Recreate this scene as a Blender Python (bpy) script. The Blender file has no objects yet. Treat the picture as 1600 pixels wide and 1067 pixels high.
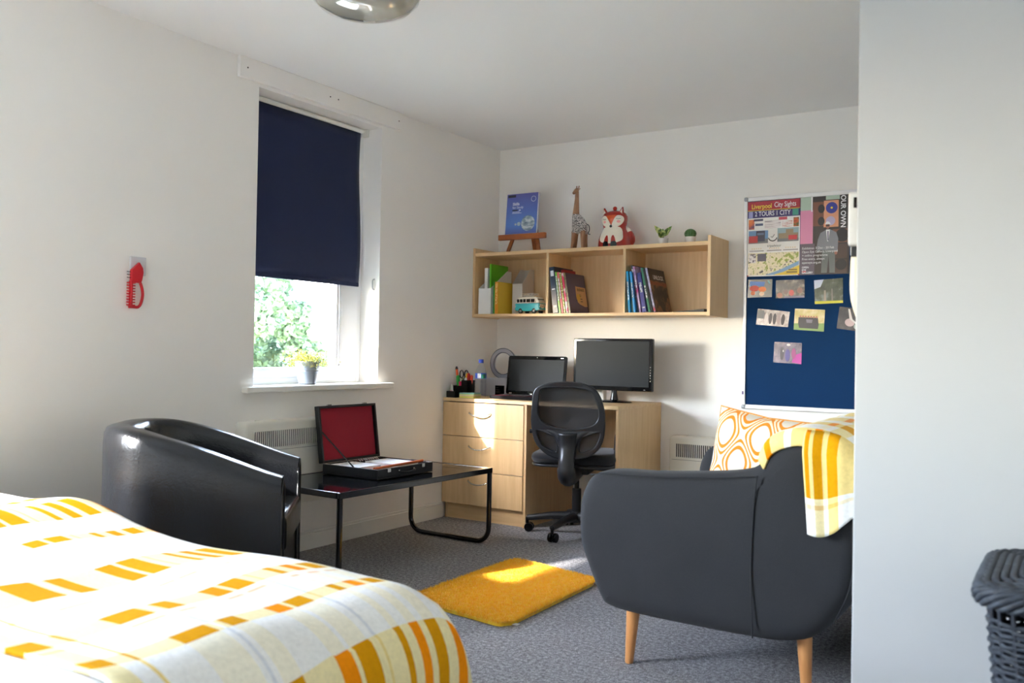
import bpy, bmesh, math, random
from math import sin, cos, pi, radians, sqrt, atan2
from mathutils import Matrix, Vector
random.seed(7)
SC = bpy.context.scene
COL = SC.collection

# ------------------------------------------------------------------ camera
cam_d = bpy.data.cameras.new('camera')
cam = bpy.data.objects.new('camera', cam_d); COL.objects.link(cam)
R = [[0.8447375, 0.5348984, 0.0173836], [0.0085296, 0.0190215, -0.9997827], [-0.5351128, 0.8447023, 0.0115057]]
mw = Matrix(((R[0][0], -R[1][0], -R[2][0], 3.33586), (R[0][1], -R[1][1], -R[2][1], -5.07435),
             (R[0][2], -R[1][2], -R[2][2], 1.03265), (0, 0, 0, 1)))
cam.matrix_world = mw
cam_d.sensor_width = 36; cam_d.lens = 1395.2 / 1600 * 36
cam_d.clip_start = 0.02; cam_d.clip_end = 200
cam_d.dof.use_dof = True; cam_d.dof.focus_distance = 4.7; cam_d.dof.aperture_fstop = 4.0
SC.camera = cam

# ------------------------------------------------------------------ light
SUN_TRAVEL = Vector((1.0, 2.55, -1.3))
w = bpy.data.worlds.new('world'); SC.world = w; w.use_nodes = True
nt = w.node_tree; nt.nodes.clear()
wo = nt.nodes.new('ShaderNodeOutputWorld'); bg = nt.nodes.new('ShaderNodeBackground')
sky = nt.nodes.new('ShaderNodeTexSky'); sky.sky_type = 'NISHITA'; sky.sun_disc = False
sky.sun_elevation = radians(38); sky.sun_rotation = atan2(-1.0, -2.8)
sky.air_density = 1.0; sky.dust_density = 1.0; sky.ozone_density = 1.0
hs = nt.nodes.new('ShaderNodeHueSaturation'); hs.inputs['Saturation'].default_value = .7
nt.links.new(sky.outputs[0], hs.inputs['Color']); nt.links.new(hs.outputs[0], bg.inputs[0]); nt.links.new(bg.outputs[0], wo.inputs[0])
bg.inputs[1].default_value = 7.5
sd = bpy.data.lights.new('sun', 'SUN'); sd.energy = 16.0; sd.angle = radians(1.2); sd.color = (1.0, 0.96, 0.92)
so = bpy.data.objects.new('sun', sd); COL.objects.link(so)
so.rotation_euler = SUN_TRAVEL.to_track_quat('-Z', 'Y').to_euler(); so.location = (-8, -12, 9)
def portal(y0, y1, z0, z1):
    d = bpy.data.lights.new('window_portal', 'AREA'); d.shape = 'RECTANGLE'; d.size = z1 - z0; d.size_y = y1 - y0
    d.cycles.is_portal = True
    o = bpy.data.objects.new('window_portal', d); COL.objects.link(o)
    o.location = (-0.225, (y0 + y1) / 2, (z0 + z1) / 2); o.rotation_euler = (0, -pi / 2, 0)
portal(-2.12, -1.22, .85, 2.3)
portal(-5.65, -4.25, .85, 2.3)
ad = bpy.data.lights.new('rear_fill_light', 'AREA'); ad.shape = 'RECTANGLE'; ad.size = 1.6; ad.size_y = 1.2; ad.energy = 3; ad.color = (.90, .95, 1.0)  # added soft fill behind the camera; no window is built there
ao = bpy.data.objects.new('rear_fill_light', ad); COL.objects.link(ao); ao.location = (1.3, -6.55, .95); ao.rotation_euler = (pi / 2, 0, 0)
SC.view_settings.view_transform = 'Standard'; SC.view_settings.look = 'None'
SC.view_settings.gamma = 1; SC.view_settings.use_curve_mapping = False
SC.view_settings.exposure = 0.8
SC.cycles.use_denoising = True
SC.cycles.diffuse_bounces = 7; SC.cycles.max_bounces = 12; SC.cycles.transparent_max_bounces = 12
SC.cycles.sample_clamp_indirect = 8; SC.cycles.caustics_reflective = False; SC.cycles.caustics_refractive = False

# ------------------------------------------------------------------ materials
def lin(c):
    return tuple(((v / 255) / 12.92 if v / 255 <= .04045 else ((v / 255 + .055) / 1.055) ** 2.4) for v in c)
def nodes(name):
    m = bpy.data.materials.new(name); m.use_nodes = True
    t = m.node_tree; b = t.nodes['Principled BSDF']
    return m, t, b
def N(t, kind, **kw):
    n = t.nodes.new(kind)
    for k, v in kw.items(): setattr(n, k, v)
    return n
def math_n(t, op, a, b=None, c=None):
    n = t.nodes.new('ShaderNodeMath'); n.operation = op
    for i, v in enumerate((a, b, c)):
        if v is None: continue
        if isinstance(v, (int, float)): n.inputs[i].default_value = v
        else: t.links.new(v, n.inputs[i])
    return n.outputs[0]
def mixc(t, f, a, b, mode='MIX'):
    n = t.nodes.new('ShaderNodeMix'); n.data_type = 'RGBA'; n.blend_type = mode
    for i, v in ((0, f), (6, a), (7, b)):
        if isinstance(v, (int, float)): n.inputs[i].default_value = v
        elif isinstance(v, tuple): n.inputs[i].default_value = (*v[:3], 1)
        else: t.links.new(v, n.inputs[i])
    return n.outputs[2]
def ramp(t, f, stops, const=False):
    n = t.nodes.new('ShaderNodeValToRGB'); cr = n.color_ramp
    cr.interpolation = 'CONSTANT' if const else 'LINEAR'
    cr.elements[0].position = stops[0][0]; cr.elements[0].color = (*stops[0][1], 1)
    cr.elements[1].position = stops[-1][0]; cr.elements[1].color = (*stops[-1][1], 1)
    for p, c in stops[1:-1]:
        e = cr.elements.new(p); e.color = (*c, 1)
    if not isinstance(f, (int, float)): t.links.new(f, n.inputs[0])
    return n.outputs[0]
def tex(t, scale=10, detail=3, stretch=(1, 1, 1), kind='ShaderNodeTexNoise', coord='Object', rough=.5):
    tc = t.nodes.new('ShaderNodeTexCoord'); mp = t.nodes.new('ShaderNodeMapping')
    mp.inputs['Scale'].default_value = stretch
    t.links.new(tc.outputs[coord], mp.inputs[0])
    n = t.nodes.new(kind); n.inputs['Scale'].default_value = scale
    if 'Detail' in n.inputs: n.inputs['Detail'].default_value = detail
    if 'Roughness' in n.inputs: n.inputs['Roughness'].default_value = rough
    t.links.new(mp.outputs[0], n.inputs['Vector'])
    return n.outputs[0]
def bump(t, b, h, strength=.2, dist=.01):
    n = t.nodes.new('ShaderNodeBump'); n.inputs['Strength'].default_value = strength; n.inputs['Distance'].default_value = dist
    t.links.new(h, n.inputs['Height']); t.links.new(n.outputs[0], b.inputs['Normal'])
_MC = {}
def mat(name, rgb, rough=.5, metal=0, var=.06, scale=12, bmp=0, bscale=80, spec=None, coat=0, sheen=0):
    key = name
    if key in _MC: return _MC[key]
    m, t, b = nodes(name); c = lin(rgb)
    if var:
        f = tex(t, scale, 4)
        col = mixc(t, f, tuple(x * (1 - var) for x in c), tuple(min(1, x * (1 + var)) for x in c))
        t.links.new(col, b.inputs['Base Color'])
    else: b.inputs['Base Color'].default_value = (*c, 1)
    b.inputs['Roughness'].default_value = rough; b.inputs['Metallic'].default_value = metal
    if spec is not None: b.inputs['Specular IOR Level'].default_value = spec
    if coat: b.inputs['Coat Weight'].default_value = coat; b.inputs['Coat Roughness'].default_value = .1
    if sheen: b.inputs['Sheen Weight'].default_value = sheen; b.inputs['Sheen Roughness'].default_value = .5
    if bmp: bump(t, b, tex(t, bscale, 3), bmp, .003)
    _MC[key] = m
    return m
def glass(name, rgb=(255, 255, 255), rough=.0, ior=1.45, trans=1.0):
    m, t, b = nodes(name)
    b.inputs['Base Color'].default_value = (*lin(rgb), 1); b.inputs['Roughness'].default_value = rough
    b.inputs['Transmission Weight'].default_value = trans; b.inputs['IOR'].default_value = ior
    return m
def thin_glass(name, tint=(1, 1, 1), refl=.08, rough=.02):
    # flat panes: light goes straight through, a little is reflected
    m, t, b = nodes(name); out = t.nodes['Material Output']; t.nodes.remove(b)
    tr = N(t, 'ShaderNodeBsdfTransparent'); tr.inputs[0].default_value = (*tint, 1)
    gl = N(t, 'ShaderNodeBsdfGlossy'); gl.inputs['Roughness'].default_value = rough
    fr = N(t, 'ShaderNodeFresnel'); fr.inputs[0].default_value = 1.45
    mx = N(t, 'ShaderNodeMixShader')
    ge = N(t, 'ShaderNodeNewGeometry'); front = math_n(t, 'SUBTRACT', 1.0, ge.outputs['Backfacing'])
    t.links.new(math_n(t, 'MULTIPLY', math_n(t, 'MULTIPLY', fr.outputs[0], refl / .04 * .5), front), mx.inputs[0])
    t.links.new(tr.outputs[0], mx.inputs[1]); t.links.new(gl.outputs[0], mx.inputs[2]); t.links.new(mx.outputs[0], out.inputs[0])
    return m
def wood(name, rgb, dark, grain=(1, 1, 14), scale=3, rough=.4):
    m, t, b = nodes(name)
    f = tex(t, scale, 6, grain, rough=.6); f2 = tex(t, 2.2, 3)
    g = math_n(t, 'ADD', math_n(t, 'MULTIPLY', f, .65), math_n(t, 'MULTIPLY', f2, .35))
    t.links.new(ramp(t, g, [(.3, lin(dark)), (.62, lin(rgb))]), b.inputs['Base Color'])
    b.inputs['Roughness'].default_value = rough
    bump(t, b, f, .04, .002)
    return m

M_wall = mat('wall_paint', (246, 243, 238), .85, var=.015, scale=2, bmp=.05, bscale=60)
M_ceil = mat('ceiling_paint', (246, 246, 245), .9, var=.01, scale=2)
M_trim = mat('gloss_white_trim', (240, 238, 230), .35, var=.02)
M_upvc = mat('white_upvc', (245, 246, 248), .3, var=.01)
M_maple = wood('maple_laminate', (230, 197, 150), (214, 177, 128), (14, 14, 1))
M_mapleh = wood('maple_laminate_across', (230, 197, 150), (214, 177, 128), (1, 14, 14))
M_edge = mat('maple_edging', (240, 220, 180), .4, var=.04)
M_oak = wood('beech_leg_wood', (222, 160, 100), (198, 132, 76), (20, 20, 2), rough=.45)
M_easel = wood('stained_easel_wood', (176, 98, 42), (128, 62, 22), (3, 10, 10), rough=.4)
M_black = mat('black_plastic', (20, 20, 22), .45, var=.1, spec=.35)
M_blackg = mat('gloss_black_plastic', (10, 10, 12), .08, var=.0)
M_screen = mat('dark_screen', (30, 32, 34), .5, var=.0, spec=.15)
M_dgrey = mat('dark_grey_plastic', (32, 33, 36), .34, var=.06)
M_chrome = mat('brushed_steel', (200, 198, 194), .25, 1, var=.05)
M_tube = mat('black_metal_tube', (16, 16, 18), .18, 0, var=.05, coat=.6)
M_paper = mat('white_paper', (244, 244, 242), .8, var=.02)
M_white = mat('white_ceramic', (240, 238, 234), .3, var=.02)
M_heater = mat('cream_heater_enamel', (232, 228, 216), .4, var=.02)
M_slot = mat('dark_slot', (50, 46, 40), .7, var=.05)

def carpet():
    m, t, b = nodes('grey_loop_carpet')
    f = tex(t, 260, 3, rough=.7); f3 = tex(t, 70, 3, rough=.7); f2 = tex(t, 1.5, 2)
    g = math_n(t, 'ADD', math_n(t, 'MULTIPLY', f, .6), math_n(t, 'MULTIPLY', f3, .4))
    c = ramp(t, g, [(.38, lin((92, 91, 92))), (.5, lin((154, 153, 156))), (.62, lin((232, 232, 236)))])
    c = mixc(t, math_n(t, 'MULTIPLY', f2, .3), c, lin((96, 95, 98)))
    t.links.new(c, b.inputs['Base Color']); b.inputs['Roughness'].default_value = .95
    b.inputs['Specular IOR Level'].default_value = .1
    bump(t, b, g, .9, .008); return m
def leather():
    m, t, b = nodes('black_leather')
    f = tex(t, 5, 4); f2 = tex(t, 130, 2, kind='ShaderNodeTexVoronoi'); f3 = tex(t, 11, 5, rough=.6)
    t.links.new(ramp(t, f, [(.3, lin((14, 15, 18))), (.7, lin((26, 28, 32)))]), b.inputs['Base Color'])
    t.links.new(math_n(t, 'ADD', .14, math_n(t, 'MULTIPLY', f3, .18)), b.inputs['Roughness'])
    h = math_n(t, 'ADD', math_n(t, 'MULTIPLY', f2, .12), f3)
    bump(t, b, h, .22, .012); return m
def fabric(name, rgb, s=500, var=.2, bs=.3, sheen=.2):
    m, t, b = nodes(name); c = lin(rgb)
    f = tex(t, s, 2); f2 = tex(t, 7, 4)
    g = math_n(t, 'ADD', math_n(t, 'MULTIPLY', f, .6), math_n(t, 'MULTIPLY', f2, .4))
    t.links.new(ramp(t, g, [(.3, tuple(x * (1 - var) for x in c)), (.7, tuple(min(1, x * (1 + var)) for x in c))]), b.inputs['Base Color'])
    b.inputs['Roughness'].default_value = .9; b.inputs['Specular IOR Level'].default_value = .2
    b.inputs['Sheen Weight'].default_value = sheen
    bump(t, b, f, bs, .002); return m
def plaid(name, ustops, vstops, base1, base0):
    """UV.x picks the stripe, UV.y picks the crossing band; stripes only turn orange inside a yellow band"""
    m, t, b = nodes(name)
    uv = N(t, 'ShaderNodeUVMap'); sp = N(t, 'ShaderNodeSeparateXYZ'); t.links.new(uv.outputs[0], sp.inputs[0])
    nz = tex(t, 3, 2)
    u = math_n(t, 'ADD', sp.outputs[0], math_n(t, 'MULTIPLY', math_n(t, 'SUBTRACT', nz, .5), .012))
    v = sp.outputs[1]
    P1 = [(0, base1)]; P0 = [(0, base0)]
    for a, e, c1, c0 in ustops:
        P1 += [(a, c1), (e, base1)]; P0 += [(a, c0), (e, base0)]
    r1 = ramp(t, u, P1, True); r0 = ramp(t, u, P0, True)
    V = [(0, (0, 0, 0))]
    for a, e, k in vstops: V += [(a, (k, k, k)), (e, (0, 0, 0))]
    rv = ramp(t, v, V, True)
    c = mixc(t, rv, r0, r1)
    fz = tex(t, 90, 4, rough=.7)
    c = mixc(t, 1.0, c, ramp(t, fz, [(.25, (.86, .86, .86)), (.6, (1, 1, 1))]), 'MULTIPLY')
    t.links.new(c, b.inputs['Base Color']); b.inputs['Roughness'].default_value = .95
    b.inputs['Specular IOR Level'].default_value = .05
    bump(t, b, fz, .35, .004); return m
def prints(name, stops, scale=30, stretch=(1, 1, 1), rough=.35, kind='ShaderNodeTexNoise'):
    """flat print: blotches of ink in the given colours"""
    m, t, b = nodes(name)
    f = tex(t, scale, 5, stretch, rough=.6, kind=kind)
    t.links.new(ramp(t, f, [(p, lin(c)) for p, c in stops]), b.inputs['Base Color'])
    b.inputs['Roughness'].default_value = rough; return m

M_carpet = carpet(); M_leather = leather()
M_sofa = fabric('charcoal_sofa_fabric', (45, 46, 49), 420, .14, .35, .05)
M_sheet = fabric('white_bed_linen', (240, 242, 246), 300, .03, .08, .1)
M_seatf = fabric('black_seat_fabric', (26, 27, 30), 400, .2, .3)
M_navy = fabric('navy_blind_cloth', (34, 41, 70), 600, .08, .1, .1)
M_felt = fabric('royal_blue_felt', (2, 46, 90), 300, .08, .2, .2)

# ------------------------------------------------------------------ mesh helpers
class G:
    def __init__(s): s.v = []; s.f = []; s.mi = []; s.uv = {}; s.k = 0; s.T = None
    def add(s, vs, fs, uvs=None):
        o = len(s.v)
        if s.T is not None: vs = [tuple(s.T @ Vector(p)) for p in vs]
        s.v += [tuple(p) for p in vs]
        for i, f in enumerate(fs):
            if uvs: s.uv[len(s.f)] = [uvs[j] for j in f]
            s.f.append(tuple(o + j for j in f)); s.mi.append(s.k)
        return s
    def box(s, x0, x1, y0, y1, z0, z1):
        x0, x1 = min(x0, x1), max(x0, x1); y0, y1 = min(y0, y1), max(y0, y1); z0, z1 = min(z0, z1), max(z0, z1)
        return s.add([(x0, y0, z0), (x1, y0, z0), (x1, y1, z0), (x0, y1, z0), (x0, y0, z1), (x1, y0, z1), (x1, y1, z1), (x0, y1, z1)],
                     [(0, 3, 2, 1), (4, 5, 6, 7), (0, 1, 5, 4), (1, 2, 6, 5), (2, 3, 7, 6), (3, 0, 4, 7)])
    def tube(s, pts, r, n=10, closed=False, flat=1.0, up=None, caps=True):
        """sweep; r number or list; flat scales the second axis of the section"""
        P = [Vector(p) for p in pts]; L = len(P); rr = r if isinstance(r, (list, tuple)) else [r] * L
        vs = []; prev = None
        for i, p in enumerate(P):
            if closed: d = P[(i + 1) % L] - P[i - 1]
            else: d = P[min(i + 1, L - 1)] - P[max(i - 1, 0)]
            d = d.normalized() if d.length > 1e-9 else Vector((0, 0, 1))
            if up is not None: a = Vector(up).cross(d)
            elif prev is None: a = (Vector((0, 0, 1)) if abs(d.z) < .9 else Vector((0, 1, 0))).cross(d)
            else: a = prev - d * prev.dot(d)
            if a.length < 1e-6: a = Vector((1, 0, 0)).cross(d)
            a.normalize(); b = d.cross(a); prev = a
            for k in range(n):
                t = 2 * pi * k / n
                vs.append(p + a * (cos(t) * rr[i]) + b * (sin(t) * rr[i] * flat))
        fs = []
        for i in range(L if closed else L - 1):
            for k in range(n):
                j = (i + 1) % L
                fs.append((i * n + k, i * n + (k + 1) % n, j * n + (k + 1) % n, j * n + k))
        if not closed and caps: fs += [tuple(range(n))[::-1], tuple((L - 1) * n + k for k in range(n))]
        return s.add(vs, fs)
    def cyl(s, a, b, r, r2=None, n=16): return s.tube([a, b], [r, r if r2 is None else r2], n)
    def lathe(s, prof, c=(0, 0, 0), n=32, sx=1, sy=1):
        vs = []; L = len(prof)
        for r, z in prof:
            for k in range(n):
                t = 2 * pi * k / n; vs.append((c[0] + r * cos(t) * sx, c[1] + r * sin(t) * sy, c[2] + z))
        fs = [(i * n + k, i * n + (k + 1) % n, (i + 1) * n + (k + 1) % n, (i + 1) * n + k) for i in range(L - 1) for k in range(n)]
        if prof[0][0] > 1e-6: fs.append(tuple(range(n))[::-1])
        if prof[-1][0] > 1e-6: fs.append(tuple((L - 1) * n + k for k in range(n)))
        return s.add(vs, fs)
    def ball(s, c, r, n=16, m=10):
        rx, ry, rz = r if isinstance(r, (tuple, list)) else (r, r, r)
        vs = []; fs = []
        for i in range(m + 1):
            a = pi * i / m
            for k in range(n):
                t = 2 * pi * k / n; vs.append((c[0] + rx * sin(a) * cos(t), c[1] + ry * sin(a) * sin(t), c[2] - rz * cos(a)))
        for i in range(m):
            for k in range(n): fs.append((i * n + k, i * n + (k + 1) % n, (i + 1) * n + (k + 1) % n, (i + 1) * n + k))
        return s.add(vs, fs)
    def prism(s, out, axis, a0, a1):
        return s.pillow(out, axis, a0, a1, 0, 0)
    def pillow(s, out, axis, a0, a1, r=.02, steps=4, bulge=None):
        """extrude a 2D outline along an axis with rounded rims (out: (x,z) for y, (y,z) for x, (x,y) for z)"""
        n = len(out)
        ar = sum(out[i][0] * out[(i + 1) % n][1] - out[(i + 1) % n][0] * out[i][1] for i in range(n))
        if ar < 0: out = out[::-1]
        def off(d):
            res = []
            for i in range(n):
                p0 = Vector(out[i - 1]); p1 = Vector(out[i]); p2 = Vector(out[(i + 1) % n])
                e1 = (p1 - p0).normalized(); e2 = (p2 - p1).normalized()
                nn = Vector((-e1.y - e2.y, e1.x + e2.x))
                if nn.length < 1e-6: nn = Vector((-e1.y, e1.x))
                nn.normalize(); res.append(p1 + nn * d)
            return res
        lev = []
        if steps:
            for k in range(steps + 1):
                a = pi / 2 * k / steps; lev.append((a0 + r * (1 - sin(a)), r * (1 - cos(a))))
            lev = [(a0 + r * (1 - cos(pi / 2 * k / steps)), r * (1 - sin(pi / 2 * k / steps))) for k in range(steps + 1)]
            lev += [(a1 - (p - a0), d) for p, d in reversed(lev)]
        else: lev = [(a0, 0), (a1, 0)]
        def P(q, a): return (a, q[0], q[1]) if axis == 'x' else ((q[0], a, q[1]) if axis == 'y' else (q[0], q[1], a))
        vs = []
        rings = [(a, off(d)) for a, d in lev]
        if bulge is not None:
            q0 = rings[0][1]; cx = sum(q[0] for q in q0) / n; cy = sum(q[1] for q in q0) / n
            sh = lambda k: [Vector((cx + (q[0] - cx) * k, cy + (q[1] - cy) * k)) for q in q0]
            ks = (.9, .75, .55, .3, .02)
            rings = [(a0 - bulge * (1 - k * k), sh(k)) for k in reversed(ks)] + rings + [(a1 + bulge * (1 - k * k), sh(k)) for k in ks]
        for a, qs in rings: vs += [P(q, a) for q in qs]
        lev = rings
        fs = [(i * n + k, i * n + (k + 1) % n, (i + 1) * n + (k + 1) % n, (i + 1) * n + k) for i in range(len(lev) - 1) for k in range(n)]
        fs += [tuple(range(n))[::-1], tuple((len(lev) - 1) * n + k for k in range(n))]
        if axis == 'y': fs = [f[::-1] for f in fs]
        return s.add(vs, fs)
    def grid(s, fn, nu, nv, uvf=None):
        vs = []; uvs = []
        for i in range(nu + 1):
            for j in range(nv + 1):
                a, b = i / nu, j / nv; vs.append(fn(a, b)); uvs.append(uvf(a, b) if uvf else (a, b))
        fs = [(i * (nv + 1) + j, (i + 1) * (nv + 1) + j, (i + 1) * (nv + 1) + j + 1, i * (nv + 1) + j + 1) for i in range(nu) for j in range(nv)]
        return s.add(vs, fs, uvs)
MWD = {}
def mwof(p): return MWD.get(p.name, Matrix.Identity(4)) if p else Matrix.Identity(4)
def tag(o, label, cat, group=None, kind=None):
    o['label'] = label; o['category'] = cat
    if group: o['group'] = group
    if kind: o['kind'] = kind
    return o
def obj(name, g, m, parent=None, W=True, bevel=0, smooth=None, sub=0, solid=0, kind=None, label=None, fixn=None):
    me = bpy.data.meshes.new(name)
    vs = g.v
    if parent and W:
        inv = mwof(parent).inverted(); vs = [tuple(inv @ Vector(p)) for p in vs]
    me.from_pydata(vs, [], g.f)
    for mm in (m if isinstance(m, (list, tuple)) else [m]): me.materials.append(mm)
    if any(g.mi): me.polygons.foreach_set('material_index', g.mi)
    if g.uv:
        ul = me.uv_layers.new(name='UVMap')
        for pi_, poly in enumerate(me.polygons):
            if pi_ in g.uv:
                for k, li in enumerate(poly.loop_indices): ul.data[li].uv = g.uv[pi_][k]
    if fixn is None: fixn = (not g.uv) and len(g.f) < 30000
    if fixn:
        b = bmesh.new(); b.from_mesh(me); bmesh.ops.recalc_face_normals(b, faces=b.faces); b.to_mesh(me); b.free()
    if smooth is not None:
        me.polygons.foreach_set('use_smooth', [True] * len(me.polygons))
        for p_ in me.polygons:
            if len(p_.vertices) > 4: p_.use_smooth = False
        if smooth < 180: me.set_sharp_from_angle(angle=radians(smooth))
    me.update()
    o = bpy.data.objects.new(name, me); COL.objects.link(o)
    if parent:
        o.parent = parent; MWD[o.name] = mwof(parent)
    if solid:
        md = o.modifiers.new('solidify', 'SOLIDIFY'); md.thickness = solid; md.offset = 0
    if bevel:
        md = o.modifiers.new('bevel', 'BEVEL'); md.width = bevel; md.segments = 2; md.limit_method = 'ANGLE'; md.angle_limit = radians(40)
    if sub:
        md = o.modifiers.new('subsurf', 'SUBSURF'); md.levels = sub; md.render_levels = sub
    if kind: o['kind'] = kind
    if label: o['label'] = label
    return o
def thing(name, label, cat, loc=(0, 0, 0), rotz=0, group=None, kind=None):
    o = bpy.data.objects.new(name, None); COL.objects.link(o); o.empty_display_size = .05
    o.location = loc; o.rotation_euler = (0, 0, rotz)
    MWD[o.name] = Matrix.Translation(loc) @ Matrix.Rotation(rotz, 4, 'Z')
    if label: o['label'] = label; o['category'] = cat
    if group: o['group'] = group
    if kind: o['kind'] = kind
    return o
def struct(name, g, m, parent=None, bevel=0, smooth=None):
    o = obj(name, g, m, parent, bevel=bevel, smooth=smooth); o['kind'] = 'structure'; return o
def text(body, size, loc, rot, m, parent, sx=1.0, name='lettering', align='CENTER', W=True, bold=0, M4=None):
    c = bpy.data.curves.new(name, 'FONT'); c.body = body; c.size = size; c.align_x = align; c.align_y = 'CENTER'
    c.extrude = .0002; c.offset = bold; c.resolution_u = 3
    c.materials.append(m)
    o = bpy.data.objects.new(name, c); COL.objects.link(o)
    mm = (Matrix.Translation(loc) @ (rot if isinstance(rot, Matrix) else Matrix.Rotation(rot[2], 4, 'Z') @ Matrix.Rotation(rot[1], 4, 'Y') @ Matrix.Rotation(rot[0], 4, 'X')) @ Matrix.Diagonal((sx, 1, 1, 1)))
    o.parent = parent
    o.matrix_local = (mwof(parent).inverted() @ mm) if W else mm
    MWD[o.name] = mwof(parent)
    return o
def circ(cx, cy, r, n=24, r2=None): return [(cx + r * cos(2 * pi * k / n), cy + (r2 or r) * sin(2 * pi * k / n)) for k in range(n)]
def rrect(x0, x1, y0, y1, r, n=5):
    o = []
    for cx, cy, a in ((x1 - r, y1 - r, 0), (x0 + r, y1 - r, 90), (x0 + r, y0 + r, 180), (x1 - r, y0 + r, 270)):
        for k in range(n + 1):
            t = radians(a + 90 * k / n); o.append((cx + r * cos(t), cy + r * sin(t)))
    return o
def smoothpath(pts, k=6, closed=False):
    """Catmull-Rom through the points"""
    P = [Vector(p) for p in pts]; n = len(P); out = []
    rng = range(n) if closed else range(n - 1)
    for i in rng:
        p0 = P[i - 1] if (closed or i > 0) else P[i]; p1 = P[i]; p2 = P[(i + 1) % n]
        p3 = P[(i + 2) % n] if (closed or i + 2 < n) else p2
        for j in range(k):
            t = j / k
            out.append(.5 * ((2 * p1) + (p2 - p0) * t + (2 * p0 - 5 * p1 + 4 * p2 - p3) * t * t + (3 * p1 - p0 - 3 * p2 + p3) * t ** 3))
    if not closed: out.append(P[-1])
    return [tuple(q) for q in out]
def sm2(pts, k=5): return [(p[0], p[1]) for p in smoothpath([(a, b, 0) for a, b in pts], k, True)]

# ================================================================== SETTING
def wall_x(g, x0, x1, y0, y1, z0, z1, holes):
    ys = y0
    for a, b, c, d in sorted(holes):
        g.box(x0, x1, ys, a, z0, z1); g.box(x0, x1, a, b, z0, c); g.box(x0, x1, a, b, d, z1); ys = b
    g.box(x0, x1, ys, y1, z0, z1)
W1 = (-2.12, -1.22, .845, 2.285); W2 = (-5.65, -4.25, .845, 2.285)
g = G(); wall_x(g, -.21, 0, -6.6, .2, -.1, 2.5, [(a_, b_, c_ - .03, d_) for a_, b_, c_, d_ in (W2, W1)]); struct('wall_left', g, M_wall)
g = G().box(0, 5.1, 0, .2, -.1, 2.5); struct('wall_back', g, M_wall)
M_wall_dim = mat('dimmed_wall_paint', (190, 190, 189), .85, var=.015, scale=2, bmp=.05, bscale=60)  # wall paint darkened in colour to stand in for weaker light here
g = G().box(2.87, 5.1, -2.75, 0, 0, 2.4); struct('wall_right', g, M_wall_dim, bevel=.004)
g = G().box(4.9, 5.1, -6.6, -2.75, 0, 2.4); struct('wall_far_right', g, M_wall)
g = G().box(0, 4.9, -6.8, -6.6, -.1, 2.5); struct('wall_rear', g, M_wall)
g = G().box(0, 4.9, -6.6, 0, -.1, 0); struct('floor', g, M_carpet)
g = G().box(0, 4.9, -6.6, 0, 2.4, 2.5); struct('ceiling', g, M_ceil)
g = G().box(0, .014, -6.6, -.6, 0, .082).box(0, .009, -6.6, -.6, .082, .096); struct('baseboard_left', g, M_trim, bevel=.002)
g = G().box(1.205, 2.87, -.014, 0, 0, .082).box(1.205, 2.87, -.009, 0, .082, .096); struct('baseboard_back', g, M_trim, bevel=.002)
g = G().box(0, .022, -2.255, -1.07, 2.3, 2.4); t1 = struct('trim_1', g, M_wall, bevel=.003)
for y in (-2.21, -1.66, -1.6, -1.1):
    h = obj('screw_hole', G().cyl((.0215, y, 2.35), (.0228, y, 2.35), .004, n=8), M_slot, t1); h['kind'] = 'structure'
def window(nm, y0, y1, z0, z1, sill):
    t = thing(nm, None, None, (-.18, (y0 + y1) / 2, z0), kind='structure')
    def fr(g, a, b, c, d, wd, xa, xb):
        g.box(xa, xb, a, a + wd, c, d); g.box(xa, xb, b - wd, b, c, d); g.box(xa, xb, a + wd, b - wd, c, c + wd); g.box(xa, xb, a + wd, b - wd, d - wd, d)
    g = G(); fr(g, y0, y1, z0, z1, .035, -.195, -.135); struct('outer_frame', g, M_upvc, t, .004)
    g = G(); fr(g, y0 + .03, y1 - .16, z0 + .035, z1 - .035, .05, -.185, -.128); struct('sash', g, M_upvc, t, .006)
    g = G().box(-.18, -.132, y1 - .16, y1 - .035, z0 + .035, z1 - .035); struct('fixed_stile', g, M_upvc, t, .004)
    g = G().box(-.160, -.156, y0 + .078, y1 - .208, z0 + .083, z1 - .083); struct('pane', g, thin_glass('window_glass_' + nm[-1]), t)
    g = G().box(-.128, -.1235, y1 - .20, y1 - .178, z0 + .72, z0 + .86); struct('handle', g, M_upvc, t, smooth=40)
    g = G().box(-.2, 0, y0, y1, z0 - .03, z0).box(0, .042, y0 - .07, y1 + .1, z0 - .03, z0); struct('window_sill', g, M_trim, t, .006)
    return t
window('window_1', *W1, 1); window('window_2', *W2, 1)

# ground and trees outside
g = G().box(-40, -.21, -40, 40, -.5, -.45)
m, t_, b_ = nodes('dry_paving_and_lawn'); f_ = tex(t_, 3, 5); t_.links.new(ramp(t_, f_, [(.3, lin((120, 124, 110))), (.7, lin((160, 160, 148)))]), b_.inputs['Base Color']); b_.inputs['Roughness'].default_value = 1
struct('ground', g, m)
struct('sun_blocker', G().box(-1.22, -.21, -8.6, -8.4, -.45, 4.2), mat('sun_blocker_surface', (200, 194, 184), .9))  # unseen block added to keep sun off part of the bedside window
M_bark = wood('tree_bark', (110, 92, 70), (60, 48, 36), (8, 8, 1), 4, .9)
def leafm(name, a, b):
    m, t, p = nodes(name); f = tex(t, 2.5, 4)
    t.links.new(ramp(t, f, [(.35, lin(a)), (.65, lin(b))]), p.inputs['Base Color']); p.inputs['Roughness'].default_value = .6
    p.inputs['Transmission Weight'].default_value = 0
    return m
M_leaf = leafm('summer_leaves', (48, 72, 50), (92, 112, 70)); M_leaf2 = leafm('bluish_leaves', (34, 62, 52), (62, 88, 70))  # second tone is a darker, bluer green for the tree behind
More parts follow.
